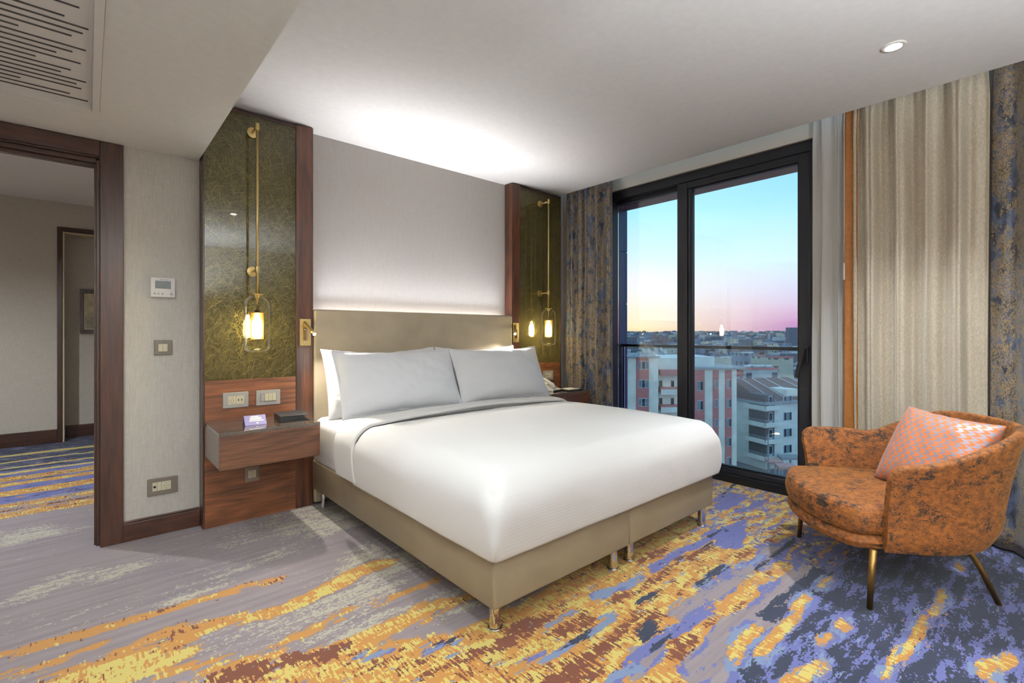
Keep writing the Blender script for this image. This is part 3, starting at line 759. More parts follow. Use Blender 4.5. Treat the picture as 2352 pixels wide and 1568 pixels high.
# duvet tucked over the mattress, turned back below the pillows
dv = thing('duvet', 'white ribbed duvet tucked smoothly over the bed with turned-back top', 'duvet', (2.1, 2.1, .66))
merged(obj('cover', rounded_box(1.168, 3.028, 1.435, 2.76, .337, .668, .10, .15, (90, 80, 34), .052, .020, .006, 2.0, .03), 'duvet_linen', dv))
fold = MB()
def seam(u, v):
    z = .40+u*.20; w = .004+.010*math.sin(PI*u)
    a = v*PI
    return (1.168-.004+w*1.3*math.cos(a)*.6, 1.44-.018*math.sin(PI*min(1, (z-.337)/.331))-w*math.sin(a)*.5, z)
def cuff(u, v):
    # u across the bed from the left hem over the top to the right hem, v from the fold line to the pillows
    y = 2.700+.265*v
    zt = .676+.012*math.sin(PI*min(1, v*1.2))
    s = -1+2*u
    X0, X1, zb, r = 1.152, 3.044, .352, .13
    Ls = zt-r-zb; La = PI/2*r; Lt = X1-X0-2*r; tot = 2*(Ls+La)+Lt; q = u*tot
    if q < Ls: x, z = X0, zb+q
    elif q < Ls+La: a = (q-Ls)/r; x, z = X0+r-r*math.cos(a), zt-r+r*math.sin(a)
    elif q < Ls+La+Lt: x, z = X0+r+(q-Ls-La), zt
    elif q < Ls+2*La+Lt: a = (q-Ls-La-Lt)/r; x, z = X1-r+r*math.sin(a), zt-r+r*math.cos(a)
    else: x, z = X1, zt-r-(q-Ls-2*La-Lt)
    ex = (x-2.098)/.93; z += .048*(1-min(1, ex*ex))*(.55+.45*(1-v))
    zz = max(0, min(1, (z-zb)/(zt-zb)))
    if abs(ex) > .85: x += .012*math.sin(PI*zz)*(1 if ex > 0 else -1)
    w = mnoise.noise(Vector((x*2.2, y*7, z*3)))
    z += .005*w; y += .014*mnoise.noise(Vector((x*1.7, 3.3, z*2)))-.07*max(0, (.60-z))*(1 if x < 2 else .6)*(1-v*.3)
    if v == 0: pass
    return (x, y, z)
cf = obj('turned_cuff', MB().grid(cuff, 150, 14, uv=False), 'duvet_linen', dv, 0, True)
so = cf.modifiers.new('thick', 'SOLIDIFY'); so.thickness = .022; so.offset = -1
bv = cf.modifiers.new('round', 'BEVEL'); bv.width = .008; bv.segments = 3; bv.limit_method = 'ANGLE'

def pillow_mesh(w, h, t, nu=72, nv=48, pinch=.055, seed=0.0, wr=.006, flange=.0):
    mb = MB()
    def pt(u, v, side):
        a, b = 2*u-1, 2*v-1; fa = min(1, abs(a)/(1-flange)); fb = min(1, abs(b)/(1-flange*w/h*.6))
        x = a*w/2*(1-pinch*(1-abs(b)**2.2)*0.6*(abs(a)**6)); y = b*h/2*(1-pinch*(2.6 if b > 0 else 1.4)*(1-abs(a)**1.7)*(abs(b)**4))
        th = t/2*((1-fa**2.6)*(1-fb**2.4))**.52
        p = Vector((a*3+seed, b*3, side*2+seed))
        edge = (1-abs(a)**4)*(1-abs(b)**4)
        th += wr*mnoise.noise(p*1.3)*edge+wr*.9*mnoise.noise(Vector((a*4+seed, b*13+a*6, side)))*edge*max(0, abs(a)-.5)*3.2+wr*.6*mnoise.noise(Vector((a*9+seed, b*4+a*3, side)))*edge
        return (x, y+wr*1.2*mnoise.noise(Vector((a*4+seed, 1, 0)))*abs(b), side*(th+.0025))
    mb.grid(lambda u, v: pt(u, v, 1), nu, nv); o = len(mb.v)
    mb.grid(lambda u, v: pt(u, v, -1), nu, nv)
    n = (nu+1)
    ring = [i for i in range(nu)]+[nu+j*n for j in range(nv)]+[nv*n+i for i in range(nu, 0, -1)]+[j*n for j in range(nv, 0, -1)]
    for a, b in zip(ring, ring[1:]+ring[:1]): mb.f.append((a, b, b+o, a+o)); mb.mi.append(0)
    return mb
def place(o, c, ex, ey):
    ex = Vector(ex).normalized(); ey = Vector(ey); ey = (ey-ex*ey.dot(ex)).normalized(); ez = ex.cross(ey)
    o.matrix_world = Matrix(((ex.x, ey.x, ez.x, c[0]), (ex.y, ey.y, ez.y, c[1]), (ex.z, ey.z, ez.z, c[2]), (0, 0, 0, 1)))
    return o
for (c, w, h, t, tilt, ry, seed, lab) in (
    ((1.695, 3.130, .886), .95, .485, .20, .42, .01, 1.0, 'front white pillow on left side of the bed'),
    ((2.635, 3.130, .884), .95, .485, .20, .42, -.01, 5.0, 'front white pillow on window side of the bed'),
    ((1.685, 3.345, .872), .92, .50, .16, .30, .0, 9.0, 'rear white pillow against headboard, left side of bed'),
    ((2.585, 3.345, .872), .86, .50, .16, .30, .0, 14.0, 'rear white pillow against headboard, window side of bed')):
    o = merged(obj('pillow', pillow_mesh(w, h, t, seed=seed, flange=.05, wr=.008), 'pillow_linen'))
    place(o, c, (1, ry, 0), (0, math.sin(tilt), math.cos(tilt)))
    tag(o, lab, 'pillow', 'bed pillows')

# ------------------------------------------------------------------ nightstands
def nightstand(x0, x1, label):
    t = thing('nightstand', label, 'nightstand', ((x0+x1)/2, 3.3, .455), 'floating nightstands')
    obj('carcass', MB().box(x0, x1, 3.106, PF-.003, .458, .645), 'grey_lacquer', t, .001)
    obj('drawer_front', MB().box(x0, x1, 3.085, 3.1055, .455, .645), 'walnut_drawer', t, .0015)
    obj('stone_top', MB().box(x0-.001, x1+.001, 3.083, PF-.012, .6455, .665), 'brown_granite', t, .0015)
    obj('back_ledge', MB().box(x0+.002, x1-.002, PF-.0118, PF-.002, .6455, .672), 'walnut_panel', t, .001)
    return t
n1 = nightstand(.552, 1.102, 'floating walnut nightstand under the left gold panel')
n2 = dup(n1, (3.188-.552, 0, 0), 'floating walnut nightstand on the window side, behind the bed')

# items on the left nightstand
tc_ = thing('tent_card', 'small folded lilac card standing on the left nightstand', 'card', (.76, 3.3, .665))
u_ = Vector((.975, -.06, 0)).normalized(); v_ = Vector((.06, .975, 0)).normalized()
B0 = Vector((.712, 3.235, .6656)); wdt, dep, hgt = .118, .10, .052
rA, rB = B0+v_*dep*.5+Vector((0, 0, hgt)), B0+v_*dep*.5+u_*wdt+Vector((0, 0, hgt))
def slab(p, ex, ey, th, off=0.0):
    ex, ey = Vector(ex), Vector(ey); n = ex.cross(ey).normalized()
    return (Vector(p)+n*off, ex, ey, n*th)
fr_ = rA-B0
obj('card_sheet', MB().obox(*slab(B0, u_*wdt, fr_, .0012)).obox(*slab(B0+v_*dep+u_*wdt, -u_*wdt, rA-(B0+v_*dep), .0012)), 'card_lilac', tc_)
pr = MB()
for (a0, a1, b0, b1) in ((.30, .68, .80, .92), (.26, .80, .66, .77), (.24, .78, .54, .64), (.22, .88, .38, .50), (.52, .63, .14, .26)):
    pr.obox(*slab(B0+u_*wdt*a0+fr_*b0, u_*wdt*(a1-a0), fr_*(b1-b0), .0004, .0013))
obj('print', pr, 'card_print', tc_)
fo = thing('document_box', 'black leather folder box lying on the left nightstand', 'folder', (.98, 3.34, .665))
P0 = Vector((.905, 3.215, .6654)); eu = Vector((.165, -.015, 0)); ev = Vector((.02, .215, 0))
obj('lower_cover', MB().obox(P0, eu*1.06, ev, (0, 0, .005)), 'black_leather', fo, .001)
obj('body', MB().obox(P0+Vector((.0, .006, .0052)), eu*.86, ev*.94, (0, 0, .028)), 'black_leather', fo, .002)
obj('upper_cover', MB().obox(P0+Vector((-.002, 0, .0334)), eu*1.05, ev, (0, 0, .005)), 'black_leather', fo, .0015)

# items on the right nightstand
ph = thing('telephone', 'white desk telephone half hidden behind the right pillow', 'telephone', (3.40, 3.33, .665))
def pxo(pts, y0, y1): return pts
pb = MB(); q0 = Vector((3.335, 3.20, .6655)); du = Vector((.13, .02, 0)); dvv = Vector((-.03, .20, 0))
vs = [q0, q0+du, q0+du+dvv, q0+dvv, q0+Vector((0, 0, .018)), q0+du+Vector((0, 0, .018)), q0+du+dvv+Vector((0, 0, .085)), q0+dvv+Vector((0, 0, .085))]
pb._add(vs, [(3, 2, 1, 0), (4, 5, 6, 7), (0, 1, 5, 4), (1, 2, 6, 5), (2, 3, 7, 6), (3, 0, 4, 7)])
bd = obj('body', pb, 'white_plastic', ph, .004)
obj('plinth', MB().obox(q0+Vector((.004, -.004, -.0004)), du*.96, dvv*.1, (0, 0, .012)), 'black_plastic', ph)
kb = MB(); top = q0+Vector((0, 0, .0182)); sl_ = dvv+Vector((0, 0, .067))
for i in range(4):
    for j in range(5):
        kb.obox(top+du*(.40+.13*i)+sl_*(.14+.10*j)+Vector((0, 0, .0005)), du*.085, sl_*.055, (0, 0, .003))
obj('keypad', kb, 'button_grey', bd)
hp = [q0+Vector((.028, .015, .055))+sl_*0+dvv*f+Vector((0, 0, .075*f)) for f in (0, .1, .5, .9, 1)]
obj('handset', MB().tube([hp[0]-Vector((0, 0, .02)), hp[1], hp[2]+Vector((0, 0, .012)), hp[3], hp[4]-Vector((0, 0, .02))], [.019, .021, .014, .021, .019], 14), 'white_plastic', ph, 0, True)
np_ = thing('notepad_holder', 'black notepad holder with white pad on the right nightstand', 'notepad', (3.55, 3.22, .665))
Q = Vector((3.475, 3.125, .6655)); a_ = Vector((.19, -.012, 0)); b_ = Vector((.012, .15, 0))
obj('tray', MB().obox(Q, a_, b_, (0, 0, .010)), 'black_leather', np_, .0015)
obj('pad', MB().obox(Q+a_*.06+b_*.1+Vector((0, 0, .0102)), a_*.72, b_*.78, (0, 0, .006)), 'paper_white', np_, .0005)
pen = thing('pen', 'slim silver pen resting on the black notepad holder', 'pen', (3.62, 3.2, .682))
pe = Q+a_*.86+b_*.12+Vector((0, 0, .0142))
obj('barrel', MB().tube([pe, pe+b_*.6], .004, 10), 'chrome', pen, 0, True)
obj('tip', MB().tube([pe+b_*.6, pe+b_*.68], [.004, .0008], 10), 'black_plastic', pen, 0, True)

# ------------------------------------------------------------------ switches, sockets, thermostat
def socket_face(x0, x1, z0, z1, y, parent, mat='cream_plastic', round_=True, usb=False, blank=False):
    ins = obj('socket_insert' if not blank else 'blank_insert', MB().box(x0, x1, y-.002, y-.0002, z0, z1), mat, parent, .0008)
    cx_, cz_ = (x0+x1)/2, (z0+z1)/2
    if round_:
        r = min(x1-x0, z1-z0)*.42
        def ringpt(rr, yy): return [(cx_+rr*math.cos(2*PI*k/24), yy, cz_+rr*math.sin(2*PI*k/24)) for k in range(24)]
        m_ = MB(); a = ringpt(r, y-.0022); b = ringpt(r*.86, y-.0032)
        m_._add(a+b, [(k, (k+1) % 24, (k+1) % 24+24, k+24) for k in range(24)]); m_._add(ringpt(r*.86, y-.0023), [tuple(range(24))])
        obj('well', m_, 'taupe_plate' if mat == 'x' else mat, ins)
        hl = MB()
        for s in (-1, 1): hl.tube([(cx_+s*r*.45, y-.0024, cz_), (cx_+s*r*.45, y-.0029, cz_)], r*.11, 10)
        for s in (-1, 1): hl.box(cx_-r*.1, cx_+r*.1, y-.0029, y-.0024, cz_+s*r*.75-r*.08, cz_+s*r*.75+r*.08)
        obj('contacts', hl, 'hole_dark', ins)
    if usb:
        hl = MB()
        for s in (-1, 1): hl.box(cx_+s*(x1-x0)*.2-.0025, cx_+s*(x1-x0)*.2+.0025, y-.003, y-.0021, cz_-.006, cz_+.006)
        obj('ports', hl, 'hole_dark', ins)
    return ins
def plate(name, label, cat, x0, x1, z0, z1, y, mat, th=.010):
    t = thing(name, label, cat, ((x0+x1)/2, y, (z0+z1)/2), None)
    obj('cover_plate', MB().box(x0, x1, y-th, y-.0003, z0, z1), mat, t, .003)
    return t
PB = PF+.0022
t = plate('power_socket', 'silver socket and charger plate above left nightstand, beside the light switches', 'socket', .648, .795, .742, .842, PB, 'silver_plate')
socket_face(.676, .722, .765, .817, PB-.010, t); socket_face(.7235, .768, .765, .817, PB-.010, t, round_=False, usb=True)
t2 = plate('power_socket', 'silver socket and charger plate above the right nightstand', 'socket', 3.522, 3.668, .738, .836, PB, 'silver_plate')
socket_face(3.594, 3.640, .762, .814, PB-.010, t2); socket_face(3.549, 3.5925, .762, .814, PB-.010, t2, round_=False, usb=True)
t = plate('light_switch', 'silver light switch plate with three cream keys above left nightstand', 'switch', .841, .990, .742, .842, PB, 'silver_plate')
obj('inset', MB().box(.866, .964, PB-.0108, PB-.0101, .765, .818), 'pewter_plate', t)
for k in range(4): obj('rocker_key', MB().box(.868+.0238*k, .868+.0238*k+.0226, PB-(.0135 if k == 0 else .0165), PB-.0109, .767 if k == 0 else .770, .816 if k == 0 else .819), 'silver_plate' if k == 0 else 'cream_plastic', t, .0012)
t = plate('light_switch', 'silver light switch plate peeking out beside the right pillow', 'switch', 3.36, 3.482, .740, .838, PB, 'silver_plate')
for k in range(3): obj('rocker_key', MB().box(3.388+.0238*k, 3.388+.0238*k+.0226, PB-.0155, PB-.0101, .765, .815), 'cream_plastic', t, .0012)
t = plate('power_socket', 'single taupe socket low under the left nightstand', 'socket', .772, .860, .248, .345, PB, 'taupe_plate')
socket_face(.792, .840, .272, .322, PB-.010, t)
WB = WY-.004
t = plate('light_switch', 'pewter double light switch on the wall below the thermostat', 'switch', .305, .394, 1.090, 1.180, WB, 'pewter_plate')
for k in range(2): obj('rocker_key', MB().box(.325+.023*k, .325+.023*k+.0224, WB-.0155, WB-.0101, 1.111, 1.157), 'cream_plastic', t, .0012)
t = plate('power_socket', 'pewter socket plate low on the wall beside the doorway', 'socket', .272, .422, .240, .342, WB, 'pewter_plate')
a1 = socket_face(.296, .318, .266, .318, WB-.010, t, round_=False); obj('aerial_port', MB().tube([(.307, WB-.0121, .292), (.307, WB-.0135, .292)], .0075, 14), 'hole_dark', a1)
socket_face(.3195, .340, .266, .318, WB-.010, t, round_=False, blank=True); socket_face(.3415, .388, .266, .318, WB-.010, t)
th = thing('thermostat', 'white wall thermostat with dark green screen beside the door casing', 'thermostat', (.346, WB, 1.5))
TX0, TX1, TZ0, TZ1 = .287, .408, 1.441, 1.561
ty = WB-.019
obj('case', MB().box(TX0, TX1, ty, WB-.0004, TZ0, TZ1), 'white_plastic', th, .003)
tw, tz = TX1-TX0, TZ1-TZ0
obj('screen', MB().box(TX0+tw*.18, TX0+tw*.83, ty-.0006, ty-.0001, TZ0+tz*.44, TZ0+tz*.83), 'screen_green', th)
for k in range(4): obj('soft_key', MB().box(TX0+tw*(.185+.165*k), TX0+tw*(.185+.165*k+.145), ty-.0012, ty-.0001, TZ0+tz*.36, TZ0+tz*.405), 'paper_white', th, .0004)
for fx, r in ((.16, .05), (.32, .05), (.48, .05), (.85, .06)): obj('round_button', MB().tube([(TX0+tw*fx, ty-.0001, TZ0+tz*.18), (TX0+tw*fx, ty-.0012, TZ0+tz*.18)], tw*r, 20), 'button_grey', th, .0004)
obj('indicator', MB().box(TX0+tw*.84, TX0+tw*.865, ty-.0004, ty-.0001, TZ0+tz*.285, TZ0+tz*.305), 'ink_dark', th)
lg = MB(); cxl, czl, q = TX0+tw*.42, TZ0+tz*.895, tw*.022
for ang in (90, 210, 330):
    a = math.radians(ang); dx, dz = math.cos(a), math.sin(a); ox, oz = -dz, dx
    pts = [(0, 0), (q*.9, q*.52), (q*1.8, 0), (q*.9, -q*.52)]
    P4 = [(cxl+dx*p+ox*s, czl+dz*p+oz*s) for p, s in pts]
    lg._add([(x, ty-.0005, z) for x, z in P4], [(0, 1, 2, 3)])
obj('maker_mark', lg, 'ink_dark', th)
def text_mesh(s, size, mat, parent, loc, name):
    cu = bpy.data.curves.new('t', 'FONT'); cu.body = s; cu.size = size; cu.extrude = .0001
    to = bpy.data.objects.new('t', cu); C.objects.link(to)
    dg = bpy.context.evaluated_depsgraph_get(); me = bpy.data.meshes.new_from_object(to.evaluated_get(dg))
    bpy.data.objects.remove(to); me.materials.clear(); me.materials.append(MATS[mat])
    me.transform(Matrix.Translation(loc) @ Matrix.Rotation(PI/2, 4, 'X'))
    o = bpy.data.objects.new(name, me); C.objects.link(o); o.parent = parent; o.matrix_parent_inverse = parent.matrix_world.inverted()
    return o
text_mesh('MITSUBISHI', tz*.052, 'ink_dark', th, (TX0+tw*.475, ty-.0004, TZ0+tz*.875), 'lettering')
# ------------------------------------------------------------------ curtains (each follows the window wall, folds in x)
def drape(y0, y1, xb, z0, z1, folds, amp, seed, gather=.25, hem=0.0, nu=None, nv=40, pinch=()):
    W = abs(y1-y0); nu = nu or int(W/.008)
    def fn(u, v):
        z = z0+(z1-z0)*v
        ph = u*folds*2*PI + 1.3*mnoise.noise(Vector((u*folds*.45+seed, 0, 0)))*2.2 + .25*mnoise.noise(Vector((u*3+seed, z*.8, 1)))
        s = math.sin(ph); s = math.copysign(abs(s)**.75, s)
        a = amp*(.55+.75*abs(mnoise.noise(Vector((u*folds*.6+seed, 4, 0))))+.2)
        top = max(0, (z-(z1-.22))/.22)
        a *= 1-.35*top
        x = xb+a*s+.35*a*math.sin(2.7*ph+seed)+.006*mnoise.noise(Vector((u*14+seed, z*2.2, 2)))*(1+2*top)
        yy = y0+(y1-y0)*u+.010*math.cos(ph)*(1-top)+.004*mnoise.noise(Vector((u*5, z*1.3, seed)))
        cen = (y0+y1)/2
        yy = cen+(yy-cen)*(1+hem*(1-v)**1.5)
        return (x, yy, z)
    return MB().grid(fn, nu, nv)
def curtain(name, label, mb, mat, th=.003, group=None):
    t = thing(name, label, 'curtain', tuple(Vector(mb.v[len(mb.v)//2]).to_2d())+(0.0,), group)
    o = obj('fabric', mb, mat, t, 0, True)
    s = o.modifiers.new('thick', 'SOLIDIFY'); s.thickness = th; s.offset = 0
    return t
curtain('curtain', 'slate curtain with gold scribble pattern between right lamp and balcony door', drape(3.515, 2.905, 3.862, .012, CZ+.12, 5.2, .036, 2.2, hem=.02), 'curtain_brocade')
curtain('sheer_curtain', 'white sheer curtain strip beside the charcoal balcony door', drape(1.175, .985, 3.915, .012, CZ+.12, 2.2, .020, 5.1, hem=.06), 'curtain_sheer', .0012)
bc = curtain('curtain', 'beige velvet curtain with ochre lining behind the orange armchair', drape(.925, .285, 3.868, .012, CZ+.12, 4.6, .044, 8.3, hem=-.04), 'curtain_beige')
lo = obj('lining', drape(.975, .900, 3.893, .012, CZ+.12, .7, .008, 3.0, hem=.1), 'lining_ochre', bc, 0, True); lo.modifiers.new('thick', 'SOLIDIFY').thickness = .002
lo['label'] = 'ochre lining'
curtain('curtain', 'slate curtain with gold scribble pattern in the corner behind the armchair', drape(.262, -.62, 3.842, .012, CZ+.12, 4.3, .066, 11.7, hem=.03), 'curtain_brocade')
wd = thing('curtain_wand', 'thin white pull wand hanging beside the sheer curtain', 'curtain wand', (3.86, .98, 2.2))
obj('rod', MB().tube([(3.862, .978, CZ+.1), (3.862, .978, 1.70)], .0022, 8), 'white_plastic', wd, 0, True)
obj('grip', MB().tube([(3.862, .978, 1.6998), (3.862, .978, 1.585)], .005, 10), 'white_plastic', wd, .001, True)

# ------------------------------------------------------------------ armchair
M_ = Vector((2.9075, .8035, 0)); U_ = Vector((.783, .622, 0)); V_ = Vector((-.622, .783, 0))
def cw(u, v, z): 
    p = M_+U_*u+V_*v
    return (p.x, p.y, z)
ac = thing('armchair', 'orange marbled tub armchair with brass legs in front of the curtains', 'armchair', (2.99, .70, 0))
AU, AV0, AVC, ARV = .395, -.066, -.22, .470      # half width, arm front, start of the curve, curve depth
def path():
    pts = []
    n1, n2 = 14, 40
    for i in range(n1): pts.append((-AU, AV0+(AVC-AV0)*i/n1))
    for i in range(n2+1):
        a = PI*i/n2; cu, su = math.cos(a), math.sin(a)
        pts.append((-AU*math.copysign(abs(cu)**.93, cu), AVC-ARV*abs(su)**.93))
    for i in range(1, n1+1): pts.append((AU, AVC+(AV0-AVC)*i/n1))
    return pts
PTS = path()
def rim(v, u=-1.0):    # height of the shell's rim along its depth
    if u > .05:
        k = min(1, max(0, (-.38-v)/.28)); k = k*k*(3-2*k)
        return .660+.145*k-.012*math.exp(-((v+.36)/.07)**2)
    k = min(1, max(0, (-.16-v)/.50)); k = .35*k+.65*k*k*(3-2*k)
    return .655+.150*k
def shell():
    mb = MB(); n = len(PTS)
    nors = []
    for i in range(n):
        a = PTS[max(i-1, 0)]; b = PTS[min(i+1, n-1)]
        d = Vector((b[0]-a[0], b[1]-a[1])).normalized(); nors.append(Vector((-d.y, d.x)) if True else None)
    # make normals point outwards
    nors = [nn if nn.dot(Vector(PTS[i])-Vector((0, -.25))) > 0 else -nn for i, nn in enumerate(nors)]
    NZ = 22
    prof_n = 2*NZ+7
    vs = []
    for i, (u, v) in enumerate(PTS):
        H = rim(v, u)
        # arm fronts: the top corner is rounded off
        fr = min(1.0, (abs(v-AV0))/.075) if v > AVC else 1.0
        Hh = H-.075*(1-math.sqrt(max(0, 1-(1-fr)**2)))
        nn = nors[i]; back = min(1, max(0, (-.25-v)/.35))
        th = .040
        def out(z):
            f = max(0, (z-.25))/(H-.25)
            low = max(0, 1-(z-.25)/.09)
            return (.058+.026*back)*f**(2.4-.8*back)-.022*low**2 - .020*back*low
        row = []
        for k in range(NZ+1):
            z = .25+(Hh-.018-.25)*k/NZ; o = out(z); row.append((o, z))
        for k in range(1, 7):
            a = PI*k/7; oo = out(Hh-.018); row.append((oo-th/2+th/2*math.cos(a), Hh-.018+.018*math.sin(a)**.6))
        for k in range(NZ, -1, -1):
            z = .30+(Hh-.018-.30)*k/NZ; row.append((out(z)-th-.02*max(0, 1-(z-.30)/.2)*back, z))
        fl_ = (.052 if u > 0 else 0)*max(0, 1-abs(v-AV0)/.2)*(.75+.25*(1 if True else 0))     # the front of the arms leans forward at the top
        for o, z in row:
            f = max(0, (z-.25)/(H-.25))
            vs.append(cw(u+nn.x*o, v+nn.y*o+fl_*(.75+.35*f**4-.3*math.sin(PI*f)), z))
    m = len(row)
    fs = [(i*m+k, (i+1)*m+k, (i+1)*m+k+1, i*m+k+1) for i in range(n-1) for k in range(m-1)]
    fs += [(i*m+m-1, (i+1)*m+m-1, (i+1)*m, i*m) for i in range(n-1)]
    half = m//2
    for base, flip in ((0, False), ((n-1)*m, True)):
        for k in range(half-1):
            f = (base+k, base+k+1, base+m-2-k, base+m-1-k)
            fs.append(f if not flip else tuple(reversed(f)))
    mb._add(vs, fs)
    return mb
sh = merged(obj('shell', shell(), 'marbled_velvet', ac, 0, True)); sh.data.set_sharp_from_angle(angle=1.2)
pp = MB()
def rimline(off, dz, rng_):
    out_ = []
    for i in rng_:
        u, v = PTS[i]; H = rim(v)
        out_.append((i, H))
    return out_
def seat_plan(k, n, inset=0.0, bulge=.115):
    # closed outline: back curve between the arms then a bowed front
    pts = []
    for i in range(n):
        a = 2*PI*i/n; c, s = math.cos(a), math.sin(a)
        hw = .364-inset
        u = hw*math.copysign(abs(c)**.55, c)
        if s >= 0: v = .015+(bulge-inset)*abs(s)**1.0*(1) if False else .02-inset*.3+(bulge-inset*.7)*(1-(abs(u)/hw)**2.3)+.03*abs(s)**.4
        else: v = .02-inset*.3-(.60-inset)*abs(s)**.62
        pts.append((u, v))
    return pts
def puff(z0, z1, r, inset0, crown, bulge, n=88, squeeze=0.0):
    mb = MB(); rows = []
    K = 6
    for k in range(K+1):
        a = PI/2*(1-k/K); rows.append((inset0+r*(1-math.cos(a)), z0+r*(1-math.sin(a))))
    for k in range(1, 4): rows.append((inset0-.006*math.sin(PI*k/4), z0+r+(z1-z0-2*r)*k/4))
    for k in range(K+1):
        a = PI/2*k/K; rows.append((inset0+r*(1-math.cos(a)), z1-r+r*math.sin(a)))
    for f in (.12, .24, .36, .48): rows.append((inset0+r+f*.5, z1))
    vs = []
    for ins, z in rows:
        for (u, v) in seat_plan(0, n, min(ins, .30), bulge):
            zz = z+(crown*(1-min(1, (u/.37)**2))*(1-min(1, ((v+.24)/.40)**2)) if z > z1-r*.6 else 0)
            if ins > .05: u *= 1-(ins-.05)*.8; v = -.24+(v+.24)*(1-(ins-.05)*1.1)
            vs.append(cw(u, v, zz))
    m = n; R_ = len(rows)
    fs = [(j*m+i, j*m+(i+1) % m, (j+1)*m+(i+1) % m, (j+1)*m+i) for j in range(R_-1) for i in range(m)]
    fs.append(tuple(range(m))); fs.append(tuple((R_-1)*m+i for i in range(m)))
    mb._add(vs, fs); return mb
sc_ = obj('seat_cushion', puff(.312, .440, .034, .0, .018, .116), 'marbled_velvet', ac, 0, True); sc_.data.set_sharp_from_angle(angle=1.0)
pip = MB(); ring = seat_plan(0, 120, .012, .116)
frontp = [p for p in ring if p[1] > -.02]
frontp.sort(key=lambda p: p[0])
pip.tube([cw(u, v, .4305+.018*(1-min(1, (u/.37)**2))*(1-min(1, ((v+.24)/.40)**2))) for u, v in frontp], .003, 8)
obj('seat_piping', pip, 'marbled_velvet', sc_, 0, True)
br = obj('seat_rail', puff(.248, .3115, .022, .012, 0, .118), 'marbled_velvet', ac, 0, True); br.data.set_sharp_from_angle(angle=1.0)
def leg(pts, r0=.0155, r1=.0115):
    n = len(pts)
    return obj('leg', MB().tube([cw(*p) for p in pts], [r0+(r1-r0)*i/(n-1) for i in range(n)], 16), 'brass_dark', ac, 0, True)
leg([(-.375, -.020, .262), (-.379, -.010, .14), (-.384, .000, 0)]); leg([(.372, -.020, .262), (.378, -.010, .14), (.385, .0, 0)])
for s in (-1, 1):
    leg([(s*.20, -.47, .245), (s*.205, -.485, .225), (s*.214, -.512, .195), (s*.222, -.535, .15), (s*.245, -.592, 0)])
cu = merged(obj('cushion', pillow_mesh(.425, .425, .17, 44, 44, .03, 3.0, .004), 'arrow_jacquard'))
place(cu, (3.235, .350, .640), (.50, -.05, .02), (0, 0, 1)) if False else None
TLc, TRc, BLc = Vector(far(2.60, 2.116, .817)), Vector(far(2.20, 2.216, .787)), Vector(far(2.55, 1.938, .476))
place(cu, (TRc+BLc)/2, TRc-TLc, TLc-BLc)
tag(cu, 'orange and silver arrow-patterned cushion leaning in the armchair', 'cushion')
ul = cu.data.uv_layers.new(name='UVMap')
for l in cu.data.loops:
    co = cu.data.vertices[l.vertex_index].co; ul.data[l.index].uv = (co.y/.425+.5, co.x/.425+.5)

# ------------------------------------------------------------------ lamps in the ceilings, and added fill lamps
downlight(3.10, .57, CZ, 'bright recessed downlight in main ceiling above the armchair', 150, 85, blend=.9)
downlight(1.35, .35, CZ, 'recessed downlight in main ceiling out of view over the near floor', 45, 130, blend=.9)

def fill_uplighter(x, y, label, e):  # added standing lamp, out of view, to brighten the ceiling and soft fill
    t = thing('added_fill_lamp', label, 'lamp', (x, y, 0))
    obj('base', MB().lathe([(.0001, .02), (.13, .02), (.14, .01), (.14, 0), (.0001, 0)], (x, y, 0), 28), 'brass_dark', t, 0, True)
    obj('pole', MB().tube([(x, y, .02), (x, y, 1.50)], .012, 12), 'brass_dark', t, 0, True)
    obj('bowl', MB().lathe([(.0001, 1.50), (.06, 1.505), (.13, 1.54), (.17, 1.60), (.165, 1.60), (.125, 1.548), (.0001, 1.515)], (x, y, 0), 32), 'brass_dark', t, 0, True)
    light('fill_light', 'SPOT', (x, y, 1.58), e, (236, 246, 255), t, spot_size=math.radians(165), spot_blend=.5, shadow_soft_size=.1, aim=(0, 0, 1))
fill_uplighter(1.1, -1.5, 'added brass fill lamp, unseen behind the camera, under the main ceiling', 600)
fill_uplighter(-1.7, -.7, 'added brass fill lamp, unseen behind the camera, under the lower ceiling', 1050)
downlight(-.32, 2.50, SZ+.0204, 'recessed downlight in lower ceiling beside the grille slots', 40, 145, blend=.9)
downlight(.29, 1.30, SZ, 'recessed downlight in the strip of lower ceiling beside the grille', 62, 150, blend=.9, rad=.05)
dl = downlight(-1.15, 5.2, 2.70, 'recessed downlight in the lobby ceiling beyond the door', 260, 150, blend=.9)

